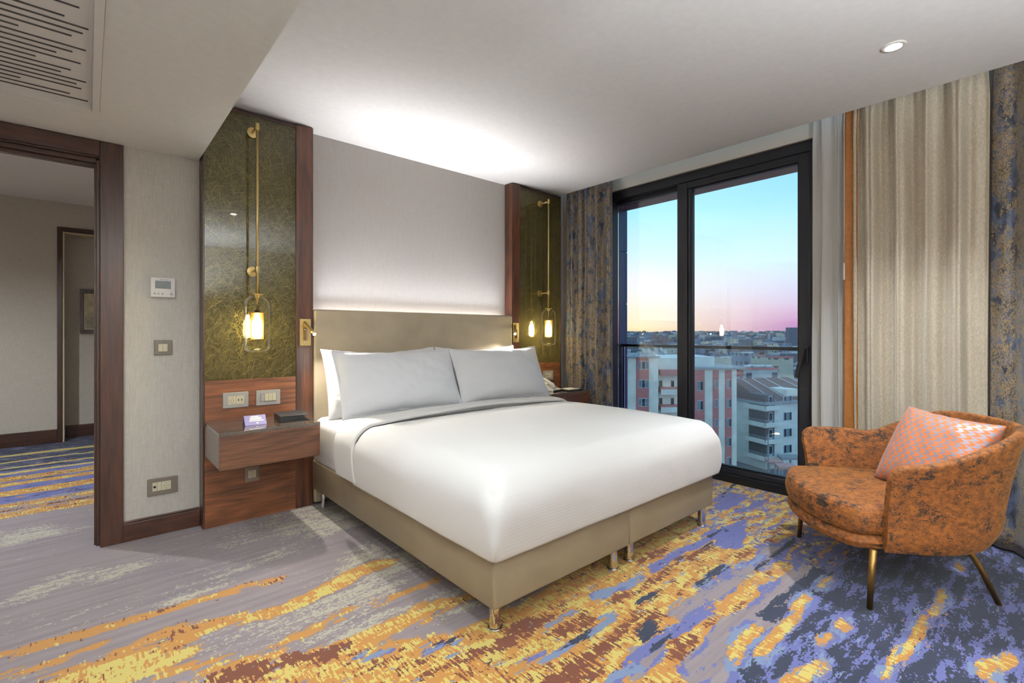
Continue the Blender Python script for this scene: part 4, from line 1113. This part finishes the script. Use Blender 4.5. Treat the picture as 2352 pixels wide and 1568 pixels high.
# ------------------------------------------------------------------ the city outside
GZ = -21.3
def facade(name, c, win=(84, 92, 108), fw=2.7, fh=3.0, rough=.8):
    t = NT(name)
    tc = t.add('ShaderNodeTexCoord'); sp = t.add('ShaderNodeSeparateXYZ'); t.t.links.new(tc.outputs['UV'], sp.inputs[0])
    fu = t.math('FRACT', t.math('DIVIDE', sp.outputs[0], fw)); fv = t.math('FRACT', t.math('DIVIDE', sp.outputs[1], fh))
    inu = t.math('MULTIPLY', t.math('GREATER_THAN', fu, .28), t.math('LESS_THAN', fu, .72))
    inv = t.math('MULTIPLY', t.math('GREATER_THAN', fv, .32), t.math('LESS_THAN', fv, .78))
    iu = t.math('FLOOR', t.math('DIVIDE', sp.outputs[0], fw)); iv = t.math('FLOOR', t.math('DIVIDE', sp.outputs[1], fh))
    cmb = t.add('ShaderNodeCombineXYZ'); t.set(cmb.inputs[0], iu); t.set(cmb.inputs[1], iv)
    wn = t.add('ShaderNodeTexWhiteNoise', noise_dimensions='3D'); t.t.links.new(cmb.outputs[0], wn.inputs[0])
    on = t.math('GREATER_THAN', wn.outputs[0], .25)
    m = t.math('MULTIPLY', t.math('MULTIPLY', inu, inv), on)
    n = t.noise(t.coords((.3, .3, .3)), 1.0, 3, .6)
    wall = t.mix(t.rng(n, .3, .7), rgba(tuple(q*.86 for q in c)), rgba(c))
    return t.done(t.bsdf(t.mix(m, wall, rgba(win)), rough))
facade('facade_pale', (196, 204, 212)); facade('facade_blue', (140, 156, 180)); facade('facade_cream', (206, 204, 190)); facade('facade_grey', (110, 120, 138)); facade('facade_rose', (156, 134, 138))
for nm, c in (('stucco_white', (238, 240, 232)), ('stucco_mauve', (206, 130, 130)), ('stucco_white_b', (230, 234, 232)), ('roof_brown', (120, 90, 90)), ('roof_grey', (126, 130, 138)), ('ground_dark', (128, 130, 134)),
              ('foliage_dark', (28, 40, 40)), ('pvc_white', (206, 214, 220)), ('pane_dark', (44, 56, 72)), ('curtain_pale', (120, 140, 160)), ('concrete_rose', (190, 152, 152)), ('concrete_grey', (160, 164, 170)),
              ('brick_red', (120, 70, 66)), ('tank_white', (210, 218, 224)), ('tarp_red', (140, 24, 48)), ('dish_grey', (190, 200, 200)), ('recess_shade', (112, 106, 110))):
    plain(nm, c, .75, 0, .05, .6)
def uvbox(c, ux, uy, sx, sy, sz, roof=1):
    # box with wall faces mapped in metres: c base centre, ux/uy horizontal unit axes
    mb = MB(); ux, uy = Vector(ux), Vector(uy); c = Vector(c)
    P = [c+ux*a*sx/2+uy*b*sy/2+Vector((0, 0, z)) for z in (0, sz) for a, b in ((-1, -1), (1, -1), (1, 1), (-1, 1))]
    run = 0
    for k in range(4):
        a, b = k, (k+1) % 4; w = sx if k % 2 == 0 else sy; o = len(mb.v)
        mb._add([P[a], P[b], P[b+4], P[a+4]], [(0, 1, 2, 3)])
        for q, uv in zip(range(4), ((run, 0), (run+w, 0), (run+w, sz), (run, sz))): mb.uv[o+q] = uv
        run += math.ceil(w/2.7)*2.7
    mb._add(P[4:], [(0, 1, 2, 3)], roof)
    return mb
# terrain: a plain that climbs to low hills
def gz(d): return GZ+max(0, d-650)*.0118
gm = MB()
ds = [28, 60, 100, 160, 260, 420, 650, 900, 1300, 1800, 2500, 3300]
for j, d in enumerate(ds):
    for i in range(13):
        r = d*(-.25+1.35*i/12); gm.v.append(tuple(far(d, r, gz(d)-(0 if d < 3000 else 60))))
gm.f = [(j*13+i, j*13+i+1, (j+1)*13+i+1, (j+1)*13+i) for j in range(len(ds)-1) for i in range(12)]; gm.mi = [0]*len(gm.f)
struct('ground', gm, 'ground_dark', label='dark town ground far below the balcony', cat='ground')

def fpx(px, d): return (px-CX)/FPX*d
def zpx(py, d): return EYE-(py-HY)/FPX*d
ZU = Vector((0, 0, 1))
def fbox(mb, d, x0, x1, y0, y1, depth, mi=0, proud=0.0):
    # a block whose near face fills the given stretch of a facade standing d metres away
    a, b = fpx(x0, d), fpx(x1, d); zt, zb = zpx(y0, d), zpx(y1, d)
    p = far(d-proud, a, zb)
    return mb.obox(p, R*(b-a), F*(depth+proud), ZU*(zt-zb), mi)
# the striped mauve and white apartment house
D = 76.0
ab = thing('apartment_building', 'mauve and white striped apartment house nearest the balcony', 'building', far(D, fpx(1560, D), GZ))
gy = HY+(EYE-GZ)/D*FPX
m = MB(); fbox(m, D, 1588, 1692, 846, gy, 12); obj('right_wing', m, 'stucco_white', ab)
D2 = 73.5
m = MB(); fbox(m, D2, 1405, 1512, 820, gy+4, 14); fbox(m, D2+1.6, 1512.3, 1589, 822, gy, 12); obj('left_wing', m, 'stucco_white', ab)
m = MB(); fbox(m, D, 1594, 1618, 850, gy, .1, 0, .12); fbox(m, D, 1637, 1650, 850, gy, .1, 0, .12); fbox(m, D, 1665, 1680, 850, gy, .1, 0, .12)
fbox(m, D2, 1461, 1490, 822, gy+3, .1, 0, .12); fbox(m, D2, 1405, 1441, 822, gy+3, .1, 0, .12)
obj('mauve_stripes', m, 'stucco_mauve', ab)
m = MB(); fbox(m, D, 1692.3, 1708, 850, 865, 9); obj('mauve_return', m, 'stucco_mauve', ab)
m = MB(); fbox(m, D+2.5, 1570, 1641, 819, 846, 9); obj('roof_house', m, 'stucco_white_b', ab)
m = MB(); fbox(m, D, 1586, 1712, 844, 847.5, 12, 0, .5); fbox(m, D2, 1403, 1514, 818, 821, 14, 0, .4); obj('cornice', m, 'concrete_grey', ab)
rp = MB()
for yy in (838.5, 841.5): rp.tube([far(D-.3, fpx(1588, D), zpx(yy, D)), far(D-.3, fpx(1708, D), zpx(yy, D))], .035, 6)
for k in range(9): rp.tube([far(D-.3, fpx(1590+k*14.5, D), zpx(844, D)), far(D-.3, fpx(1590+k*14.5, D), zpx(838.5, D))], .03, 6)
obj('roof_railing', rp, 'pvc_white', ab)
def window(x0, x1, y0, y1, d, n, parent):
    m = MB(); fw = (x1-x0)*.06
    fbox(m, d, x0, x1, y0, y1, .05, 0, .20)
    w = obj('window', m, 'pvc_white', parent)
    m = MB(); k = (x1-x0)/n
    for i in range(n): fbox(m, d, x0+k*i+.7, x0+k*(i+1)-.5, y0+1, y1-1.2, .02, (i+1) % 2, .215)
    obj('panes', m, ['pane_dark', 'curtain_pale'], w)
for r in range(5):
    y = 871+r*44.4
    window(1668.5, 1678, y, y+20, D, 2, ab); window(1641, 1647.5, y+1, y+20, D, 1, ab); window(1600, 1614, y+4, y+26, D, 2, ab)
for r in range(4):
    y = 829+r*42.5
    window(1465.5, 1489, y, y+19, D2, 3, ab)
bm_ = MB()
for r in range(3):
    y = 866+r*40
    fbox(bm_, D2+1.6, 1512.3, 1560, y+26, y+38, .2, 0, 1.3)
obj('balcony_fronts', bm_, 'stucco_white_b', ab)
bm_ = MB()
for r in range(4):
    y = 848+r*40
    fbox(bm_, D2+1.6, 1512.3, 1560, y, y+12, .2, 0, 1.25)
obj('balcony_bands', bm_, 'stucco_mauve', ab)
dk = MB()
for r in range(3):
    for a in (1514, 1541): fbox(dk, D2+1.6, a, a+7, 874+r*40, 893+r*40, .05, 0, .05)
obj('balcony_doors', dk, 'pane_dark', ab)
# satellite dishes and water tanks
def dish(px, py, d, r):
    t = thing('satellite_dish', 'pale satellite dish on the roof of the mauve apartment house', 'satellite dish', far(d, fpx(px, d), zpx(py, d)), 'satellite dishes on the mauve roof')
    c = Vector(far(d, fpx(px, d), zpx(py, d))); n = (-F+R*.5+ZU*.5).normalized(); a = n.cross(ZU).normalized(); b = n.cross(a)
    m = MB(); pr = [(0, 0), (.4, .03), (.75, .1), (1, .2)]
    for rr_, h in pr:
        for k in range(18): m.v.append(tuple(c+(a*math.cos(2*PI*k/18)+b*math.sin(2*PI*k/18))*r*max(rr_, .01)+n*h*r))
    m.f = [(i*18+k, i*18+(k+1) % 18, (i+1)*18+(k+1) % 18, (i+1)*18+k) for i in range(3) for k in range(18)]; m.mi = [0]*len(m.f)
    o = obj('bowl', m, 'dish_grey', t, 0, True); o.modifiers.new('s', 'SOLIDIFY').thickness = .03
    obj('mast', MB().tube([c-n*.06, c-n*.35-ZU*.1, Vector((c.x, c.y, zpx(817.6, D2+2)))-n*.35], .04, 6), 'roof_grey', t)
for px, py, r in ((1469, 811, .26), (1479, 806, .46), (1490, 806, .44), (1502, 812, .42), (1507, 803, .40), (1519, 803, .34), (1527, 808, .42), (1458, 813, .22)): dish(px, py, D2+2, r)
for i, (px, py) in enumerate(((1717, 103.5), (1727, 105), (1737.5, 103.6), (1750, 104.2), (1765, 103.6))):
    d = py; py = HY+(EYE-(zpx(849, 102)+.62))/d*FPX; t = thing('water_tank', 'white rooftop water tank beyond the mauve apartment house', 'water tank', far(d, fpx(px, d), zpx(py+3, d)), 'white water tanks')
    c = Vector(far(d, fpx(px, d), zpx(py, d))); obj('drum', MB().tube([c-R*.62, c-R*.55, c+R*.55, c+R*.62], [.2, .34, .34, .2], 14), 'tank_white', t, 0, True)
    obj('cradle', MB().obox(c-R*.5-ZU*.55-F*.2, R*1.0, F*.4, ZU*.22), 'roof_grey', t)
# the low white house with a brown pitched roof
D3 = 80.0
wb = thing('apartment_building', 'white four-storey house with brown roof and corner balconies below', 'building', far(D3, fpx(1760, D3), GZ))
A0 = Vector(far(D3, fpx(1758, D3), GZ)); e1 = (R*math.cos(.36)+F*math.sin(.36)); e2 = (-R*math.sin(.36)+F*math.cos(.36))
HT = zpx(930, D3)-GZ
obj('walls', MB().obox(A0, e1*16, e2*12, ZU*HT), 'stucco_white_b', wb)
obj('eaves', MB().obox(A0-e1*.4-e2*.4+ZU*HT, e1*17, e2*12.6, ZU*.5), 'concrete_grey', wb)
rf = MB(); z1 = HT+.5
q = [A0-e1*.2+ZU*z1, A0+e1*16.2+ZU*z1, A0+e1*16.2+e2*12.2+ZU*z1, A0-e1*.2+e2*12.2+ZU*z1]
rg = [A0+e1*1.5+e2*8.5+ZU*(z1+3.0), A0+e1*15+e2*8.5+ZU*(z1+3.0)]
rf._add(q+rg, [(0, 1, 5, 4), (1, 2, 5), (2, 3, 4, 5), (3, 0, 4), (3, 2, 1, 0)])
obj('roof', rf, 'roof_brown', wb)
st = MB()
for a, w in ((2.4, .16), (5.4, .16), (9.0, .16), (13.2, .16)):
    p0 = A0+e1*a+e2*.1+ZU*(z1+.03); p1 = A0+e1*(1.5+(a/16.2)*13.3)+e2*8.3+ZU*(z1+3.0)
    st.tube([p0+ZU*.04, p1+ZU*.04], .09, 6)
obj('roof_edging', st, 'pvc_white', wb)
obj('roof_terrace', MB().obox(A0+e1*6.2+e2*1.2+ZU*(z1-.2), e1*2.6, e2*6.0, ZU*1.9), 'stucco_white', wb)
for r in range(4):
    zb = 2.0+r*2.75
    bl = obj('balcony', MB().obox(A0-e1*1.1-e2*1.0+ZU*(zb-.3), e1*3.6, e2*4.6, ZU*.22).obox(A0-e1*1.1-e2*1.0+ZU*(zb-.08), e1*3.6, e2*.15, ZU*.5).obox(A0-e1*1.1-e2*1.0+ZU*(zb-.08), e1*.15, e2*4.6, ZU*.5), 'stucco_white_b', wb)
    rl = MB()
    for hh in (.6, .85): rl.tube([A0+e1*2.5-e2*.95+ZU*(zb+hh), A0-e1*1.05-e2*.95+ZU*(zb+hh), A0-e1*1.05+e2*3.6+ZU*(zb+hh)], .03, 6)
    obj('railing', rl, 'pvc_white', bl)
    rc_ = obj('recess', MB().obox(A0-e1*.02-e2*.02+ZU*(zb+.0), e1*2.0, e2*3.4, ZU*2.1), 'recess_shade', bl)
    obj('door', MB().obox(A0+e1*.7-e2*.06+ZU*(zb+.02), e1*.8, e2*.05, ZU*1.95).obox(A0+e1*.8-e2*.08+ZU*(zb+.5), e1*.6, e2*.03, ZU*1.3, 1), ['pvc_white', 'pane_dark'], bl)
    for a in (4.0, 7.6, 11.6):
        w = obj('window', MB().obox(A0+e1*a-e2*.08+ZU*(zb+.35), e1*1.9, e2*.1, ZU*1.45), 'pvc_white', wb)
        pm = MB()
        for i in range(3): pm.obox(A0+e1*(a+.1+.6*i)-e2*.1+ZU*(zb+.45), e1*.5, e2*.05, ZU*1.25, i % 2)
        obj('panes', pm, ['pane_dark', 'curtain_pale'], w)
    for b in (6.5, 9.5):
        obj('side_window', MB().obox(A0-e1*.06+e2*b+ZU*(zb+.3), e1*.1, e2*1.6, ZU*1.4), 'pane_dark', wb)
# street lamp, canopies
sl_ = thing('street_lamp', 'street lamp with glowing head in front of the white house', 'street lamp', far(74, fpx(1764, 74), GZ))
pb_ = Vector(far(74, fpx(1764, 74), GZ)); zt = zpx(998, 74)
obj('pole', MB().tube([pb_, Vector((pb_.x, pb_.y, zt)), Vector(far(74, fpx(1778, 74), zpx(995.5, 74)))], [.11, .08, .05], 8), 'concrete_grey', sl_, 0, True)
obj('lamp_head', MB().lathe([(.0001, -.1), (.3, -.06), (.34, .02), (.2, .1), (.0001, .12)], far(73.8, fpx(1783, 74), zpx(995, 74)), 14), 'street_bulb', sl_, 0, True)
for i, (x0, x1, y, dd, mt_, lab) in enumerate(((1766, 1800, 1066, 74.5, 'concrete_rose', 'flat rose canopy roof beside the street lamp'), (1795, 1840, 1056, 76.8, 'concrete_grey', 'flat grey canopy roof before the white house'), (1790, 1832, 1078, 70, 'concrete_rose', 'low rose canopy roof at the foot of the balcony view'))):
    t = thing('canopy', lab, 'canopy', far(dd, fpx((x0+x1)/2, dd), GZ))
    zc = max(zpx(y, dd), GZ+2.2); p = Vector(far(dd, fpx(x0, dd), zc))
    obj('roof_slab', MB().obox(p, R*(fpx(x1, dd)-fpx(x0, dd)), F*2.2+R*.5, ZU*.35), mt_, t)
    po = MB()
    for a in (.05, .5, .95): po.obox(Vector(far(dd+.3, fpx(x0, dd)+a*(fpx(x1, dd)-fpx(x0, dd)), GZ)), R*.2, F*.2, ZU*(zc-GZ))
    obj('posts', po, 'concrete_grey', t)
# named mid-distance blocks
mid = [(1704, 1731, 811, 142, 'facade_blue', 'roof_grey', 'pale blue cube-shaped block behind the water tanks'), (1735, 1757, 817, 156, 'stucco_white', 'roof_grey', 'small cream roof house right of the pale blue cube'),
       (1770, 1822, 822, 122, 'facade_cream', 'brick_red', 'cream and brown block left of the dark fir tree'), (1706, 1786, 849, 102, 'facade_pale', 'roof_grey', 'long low grey-roofed block in front of the cream block'),
       (1809, 1850, 878, 97.5, 'facade_pale', 'stucco_white', 'white house under the door handle at the edge of the view'), (1655, 1680, 822, 128, 'facade_cream', 'roof_grey', 'beige block just above the mauve house railing'),
       (1424, 1448, 806, 118, 'facade_pale', 'roof_grey', 'pale block at the left edge of the view')]
for x0, x1, y, d, a, b, lab in mid:
    w = fpx(x1, d)-fpx(x0, d)
    o = obj('building', uvbox(far(d+5, fpx((x0+x1)/2, d), GZ), R, F, w, 10, zpx(y, d)-GZ), [a, b], None, fixn=False)
    tag(o, lab, 'building')
    obj('parapet', MB().obox(far(d-.1, fpx(x0, d)-.1, zpx(y, d)), R*(w+.2), F*.25, ZU*.45), 'pvc_white' if 'cream' not in lab else 'stucco_mauve', o)
tw_ = obj('tower', uvbox(far(590, fpx(1824, 590), gz(590)), R, F, fpx(1838, 590)-fpx(1810, 590), 10, zpx(752, 590)-gz(590)), ['facade_grey', 'roof_grey'], None, fixn=False)
tag(tw_, 'tall dark tower block on the horizon at the right', 'building')
# the rest of the town: nearest blocks as things, the far rows as one mass
rg_ = random.Random(5)
mats = ['facade_pale', 'facade_blue', 'facade_cream', 'facade_grey', 'facade_rose']
lab = {'facade_pale': 'pale apartment block in the dusk town beyond the railing', 'facade_blue': 'blue-grey apartment block in the dusk town beyond the railing', 'facade_cream': 'cream apartment block in the dusk town beyond the railing',
       'facade_grey': 'dark grey apartment block in the dusk town beyond the railing', 'facade_rose': 'rose-grey apartment block in the dusk town beyond the railing'}
n_ = 0; d = 152.0; used = []
for b_ in [o for o in bpy.data.objects if o.name.split('.')[0] == 'building']:
    xs_ = [v.co.x for v in b_.data.vertices]; ys_ = [v.co.y for v in b_.data.vertices]; used.append(((min(xs_)+max(xs_))/2, (min(ys_)+max(ys_))/2, math.hypot(max(xs_)-min(xs_), max(ys_)-min(ys_))/2))
def free(x, y, r):
    return all(math.hypot(x-a, y-b) > r+c for a, b, c in used)
while d < 560:
    px = 1398+rg_.random()*10
    while px < 1850:
        w = rg_.uniform(6.5, 13); h = rg_.uniform(6.0, 12.0) if d < 260 else rg_.uniform(6, 14); wp = w/d*FPX
        if rg_.random() < .78:
            a = rg_.uniform(-.35, .35); ux = R*math.cos(a)+F*math.sin(a); uy = -R*math.sin(a)+F*math.cos(a); mt_ = rg_.choice(mats)
            dd = d+rg_.uniform(-6, 10); dp_ = rg_.uniform(6, 9); cc = far(dd, fpx(px+wp/2, dd), 0); rr_ = math.hypot(w, dp_)*.5
            if not free(cc.x, cc.y, rr_*.92):
                px += wp*.3; continue
            used.append((cc.x, cc.y, rr_*.92))
            o = obj('building', uvbox(far(dd, fpx(px+wp/2, dd), gz(dd)-.3), ux, uy, w, dp_, h+.3), [mt_, rg_.choice(['roof_grey', 'roof_brown', 'concrete_grey'])], None, fixn=False)
            tag(o, lab[mt_], 'building', lab[mt_].split(' apartment')[0]+' town blocks'); n_ += 1
            if d < 300:
                t_ = MB()
                for k in range(rg_.randint(1, 3)):
                    c = Vector(far(dd+rg_.uniform(-3, 3), fpx(px+wp*rg_.uniform(.2, .8), dd), gz(dd)+h+.45)); t_.tube([c-R*.6, c+R*.6], .32, 8)
                obj('roof_tanks', t_, 'tank_white', o)
        px += wp*rg_.uniform(.9, 1.25)
    d *= 1.12
ms = MB()
d = 620.0
while d < 2600:
    px = 1392
    while px < 1862:
        w = rg_.uniform(6, 17); h = rg_.uniform(5, 17); wp = w/d*FPX
        dd = d+rg_.uniform(-20, 30); b = uvbox(far(dd, fpx(px+wp/2, dd), gz(dd)-1), R, F, w, 12, h+1); k = rg_.randrange(5); o_ = len(ms.v)
        for vv in b.v: ms.v.append(vv)
        for f_, mi_ in zip(b.f, b.mi): ms.f.append(tuple(i+o_ for i in f_)); ms.mi.append(k if mi_ == 0 else 5)
        for kk, uv in b.uv.items(): ms.uv[kk+o_] = uv
        px += wp*rg_.uniform(.9, 1.7)
    d *= 1.085
o = obj('distant_town', ms, mats+['roof_grey'], None, fixn=False)
tag(o, 'dense rows of tiny blocks climbing the far hill to the horizon', 'buildings', None, 'stuff')
# trees
def tree(px, py_top, d, wpx, seed, label, group=None, conifer=False):
    t = thing('tree', label, 'tree', far(d, fpx(px, d), gz(d)), group)
    zt = zpx(py_top, d); zb = gz(d); h = zt-zb; w = wpx/FPX*d/2
    c = Vector(far(d, fpx(px, d), zb))
    obj('trunk', MB().tube([c, c+ZU*h*.6], [.25, .12], 8), 'roof_brown', t)
    r = random.Random(seed); m = MB()
    for k in range(170):
        f = r.random()
        if conifer: hh = .12+.86*f; rad = w*(1-hh)*1.15+.15
        else: hh = .35+.6*f; rad = w*math.sqrt(max(.05, 1-((hh-.65)/.36)**2))
        a = r.random()*2*PI; q = rad*math.sqrt(r.random())
        p = c+Vector((math.cos(a)*q, math.sin(a)*q, hh*h)); s = w*r.uniform(.12, .26)
        ax = Vector((r.uniform(-1, 1), r.uniform(-1, 1), r.uniform(-.6, .6))).normalized(); bx = ax.cross(Vector((.3, .5, .8))).normalized(); cxn = ax.cross(bx)
        m._add([p+ax*s, p-ax*s, p+bx*s, p-bx*s, p+cxn*s*.6, p-cxn*s*.6], [(0, 2, 4), (2, 1, 4), (1, 3, 4), (3, 0, 4), (2, 0, 5), (1, 2, 5), (3, 1, 5), (0, 3, 5)])
    obj('foliage', m, 'foliage_dark', t)
tree(1838, 818, 104, 26, 1, 'dark fir tree below the balcony door handle', None, True)
for i in range(34):
    for _ in range(200):
        d = rg_.uniform(145, 520); tx = rg_.uniform(1440, 1840); cc = far(d, fpx(tx, d), 0)
        if free(cc.x, cc.y, 2.2): break
    used.append((cc.x, cc.y, 2.2))
    tree(tx, HY+(EYE-gz(d)-rg_.uniform(7, 12))/d*FPX, d, rg_.uniform(3.0, 4.4)/d*FPX, 20+i, 'small dark round tree among the dusk town blocks', 'trees in the town', False)

# ------------------------------------------------------------------ sky
w = bpy.data.worlds.new('dusk'); bpy.context.scene.world = w; w.use_nodes = True
nt = w.node_tree; nt.nodes.clear()
class WN(NT):
    def __init__(s): s.t = nt; s.n = nt.nodes
t = WN()
tc = t.add('ShaderNodeTexCoord'); sp = t.add('ShaderNodeSeparateXYZ'); nt.links.new(tc.outputs['Generated'], sp.inputs[0])
el = t.math('ARCSINE', sp.outputs[2]); el = t.math('MULTIPLY', el, 180/PI)
az = t.math('ARCTAN2', sp.outputs[0], sp.outputs[1]); az = t.math('MULTIPLY', az, 180/PI)       # degrees clockwise from +Y
side = t.rng(az, 56.0, 73.0)          # 0 left edge of the door, 1 right edge
cl = t.noise(t.coords((2.2, 2.2, 16), kind='Generated'), 1.0, 5, .6)
def ramp(stops):
    r = t.add('ShaderNodeValToRGB'); e = r.color_ramp.elements
    while len(e) > 1: e.remove(e[-1])
    for i, (p, c) in enumerate(stops):
        q = e[0] if i == 0 else e.new(p)
        q.position = p; q.color = rgba(c)
    return r
le = t.rng(t.math('ADD', el, t.math('MULTIPLY', t.math('SUBTRACT', cl, .5), 3.0)), -2.0, 38.0)
def pos(deg): return (deg+2)/40
ra_ = ramp([(0, (150, 140, 150)), (pos(-.4), (246, 214, 160)), (pos(.8), (255, 236, 190)), (pos(3), (255, 243, 222)), (pos(6), (248, 244, 248)), (pos(9), (218, 244, 254)), (pos(14), (176, 238, 255)), (pos(22), (150, 212, 248)), (1, (176, 206, 236))])
rb_ = ramp([(0, (110, 100, 140)), (pos(-.4), (170, 120, 180)), (pos(1), (196, 140, 192)), (pos(2.6), (212, 178, 208)), (pos(5), (214, 216, 234)), (pos(8), (208, 234, 250)), (pos(12), (176, 228, 252)), (pos(18), (130, 202, 252)), (1, (170, 204, 236))])
nt.links.new(le, ra_.inputs[0]); nt.links.new(le, rb_.inputs[0])
colr = t.mix(side, ra_.outputs[0], rb_.outputs[0])
bg = t.add('ShaderNodeBackground', {'Strength': 1.16}); nt.links.new(colr, bg.inputs[0])
ow = t.add('ShaderNodeOutputWorld'); nt.links.new(bg.outputs[0], ow.inputs[0])

# ------------------------------------------------------------------ camera and view
cam = bpy.data.cameras.new('camera'); co_ = bpy.data.objects.new('camera', cam); C.objects.link(co_)
co_.location = (0, 0, EYE); co_.rotation_euler = (PI/2, 0, -math.atan2(F.x, F.y))
cam.sensor_width = 36; cam.lens = FPX/2352*36; cam.shift_y = -(784-HY)/2352; cam.clip_start = .02; cam.clip_end = 6000
s = bpy.context.scene
s.camera = co_
s.view_settings.view_transform = 'Standard'; s.view_settings.look = 'None'; s.view_settings.gamma = 1.0; s.view_settings.use_curve_mapping = False
s.view_settings.exposure = 0.30
s.cycles.use_denoising = True
s.cycles.max_bounces = 8; s.cycles.diffuse_bounces = 4; s.cycles.glossy_bounces = 4; s.cycles.transparent_max_bounces = 12; s.cycles.transmission_bounces = 4
s.cycles.sample_clamp_indirect = 6.0; s.cycles.caustics_reflective = False; s.cycles.caustics_refractive = False
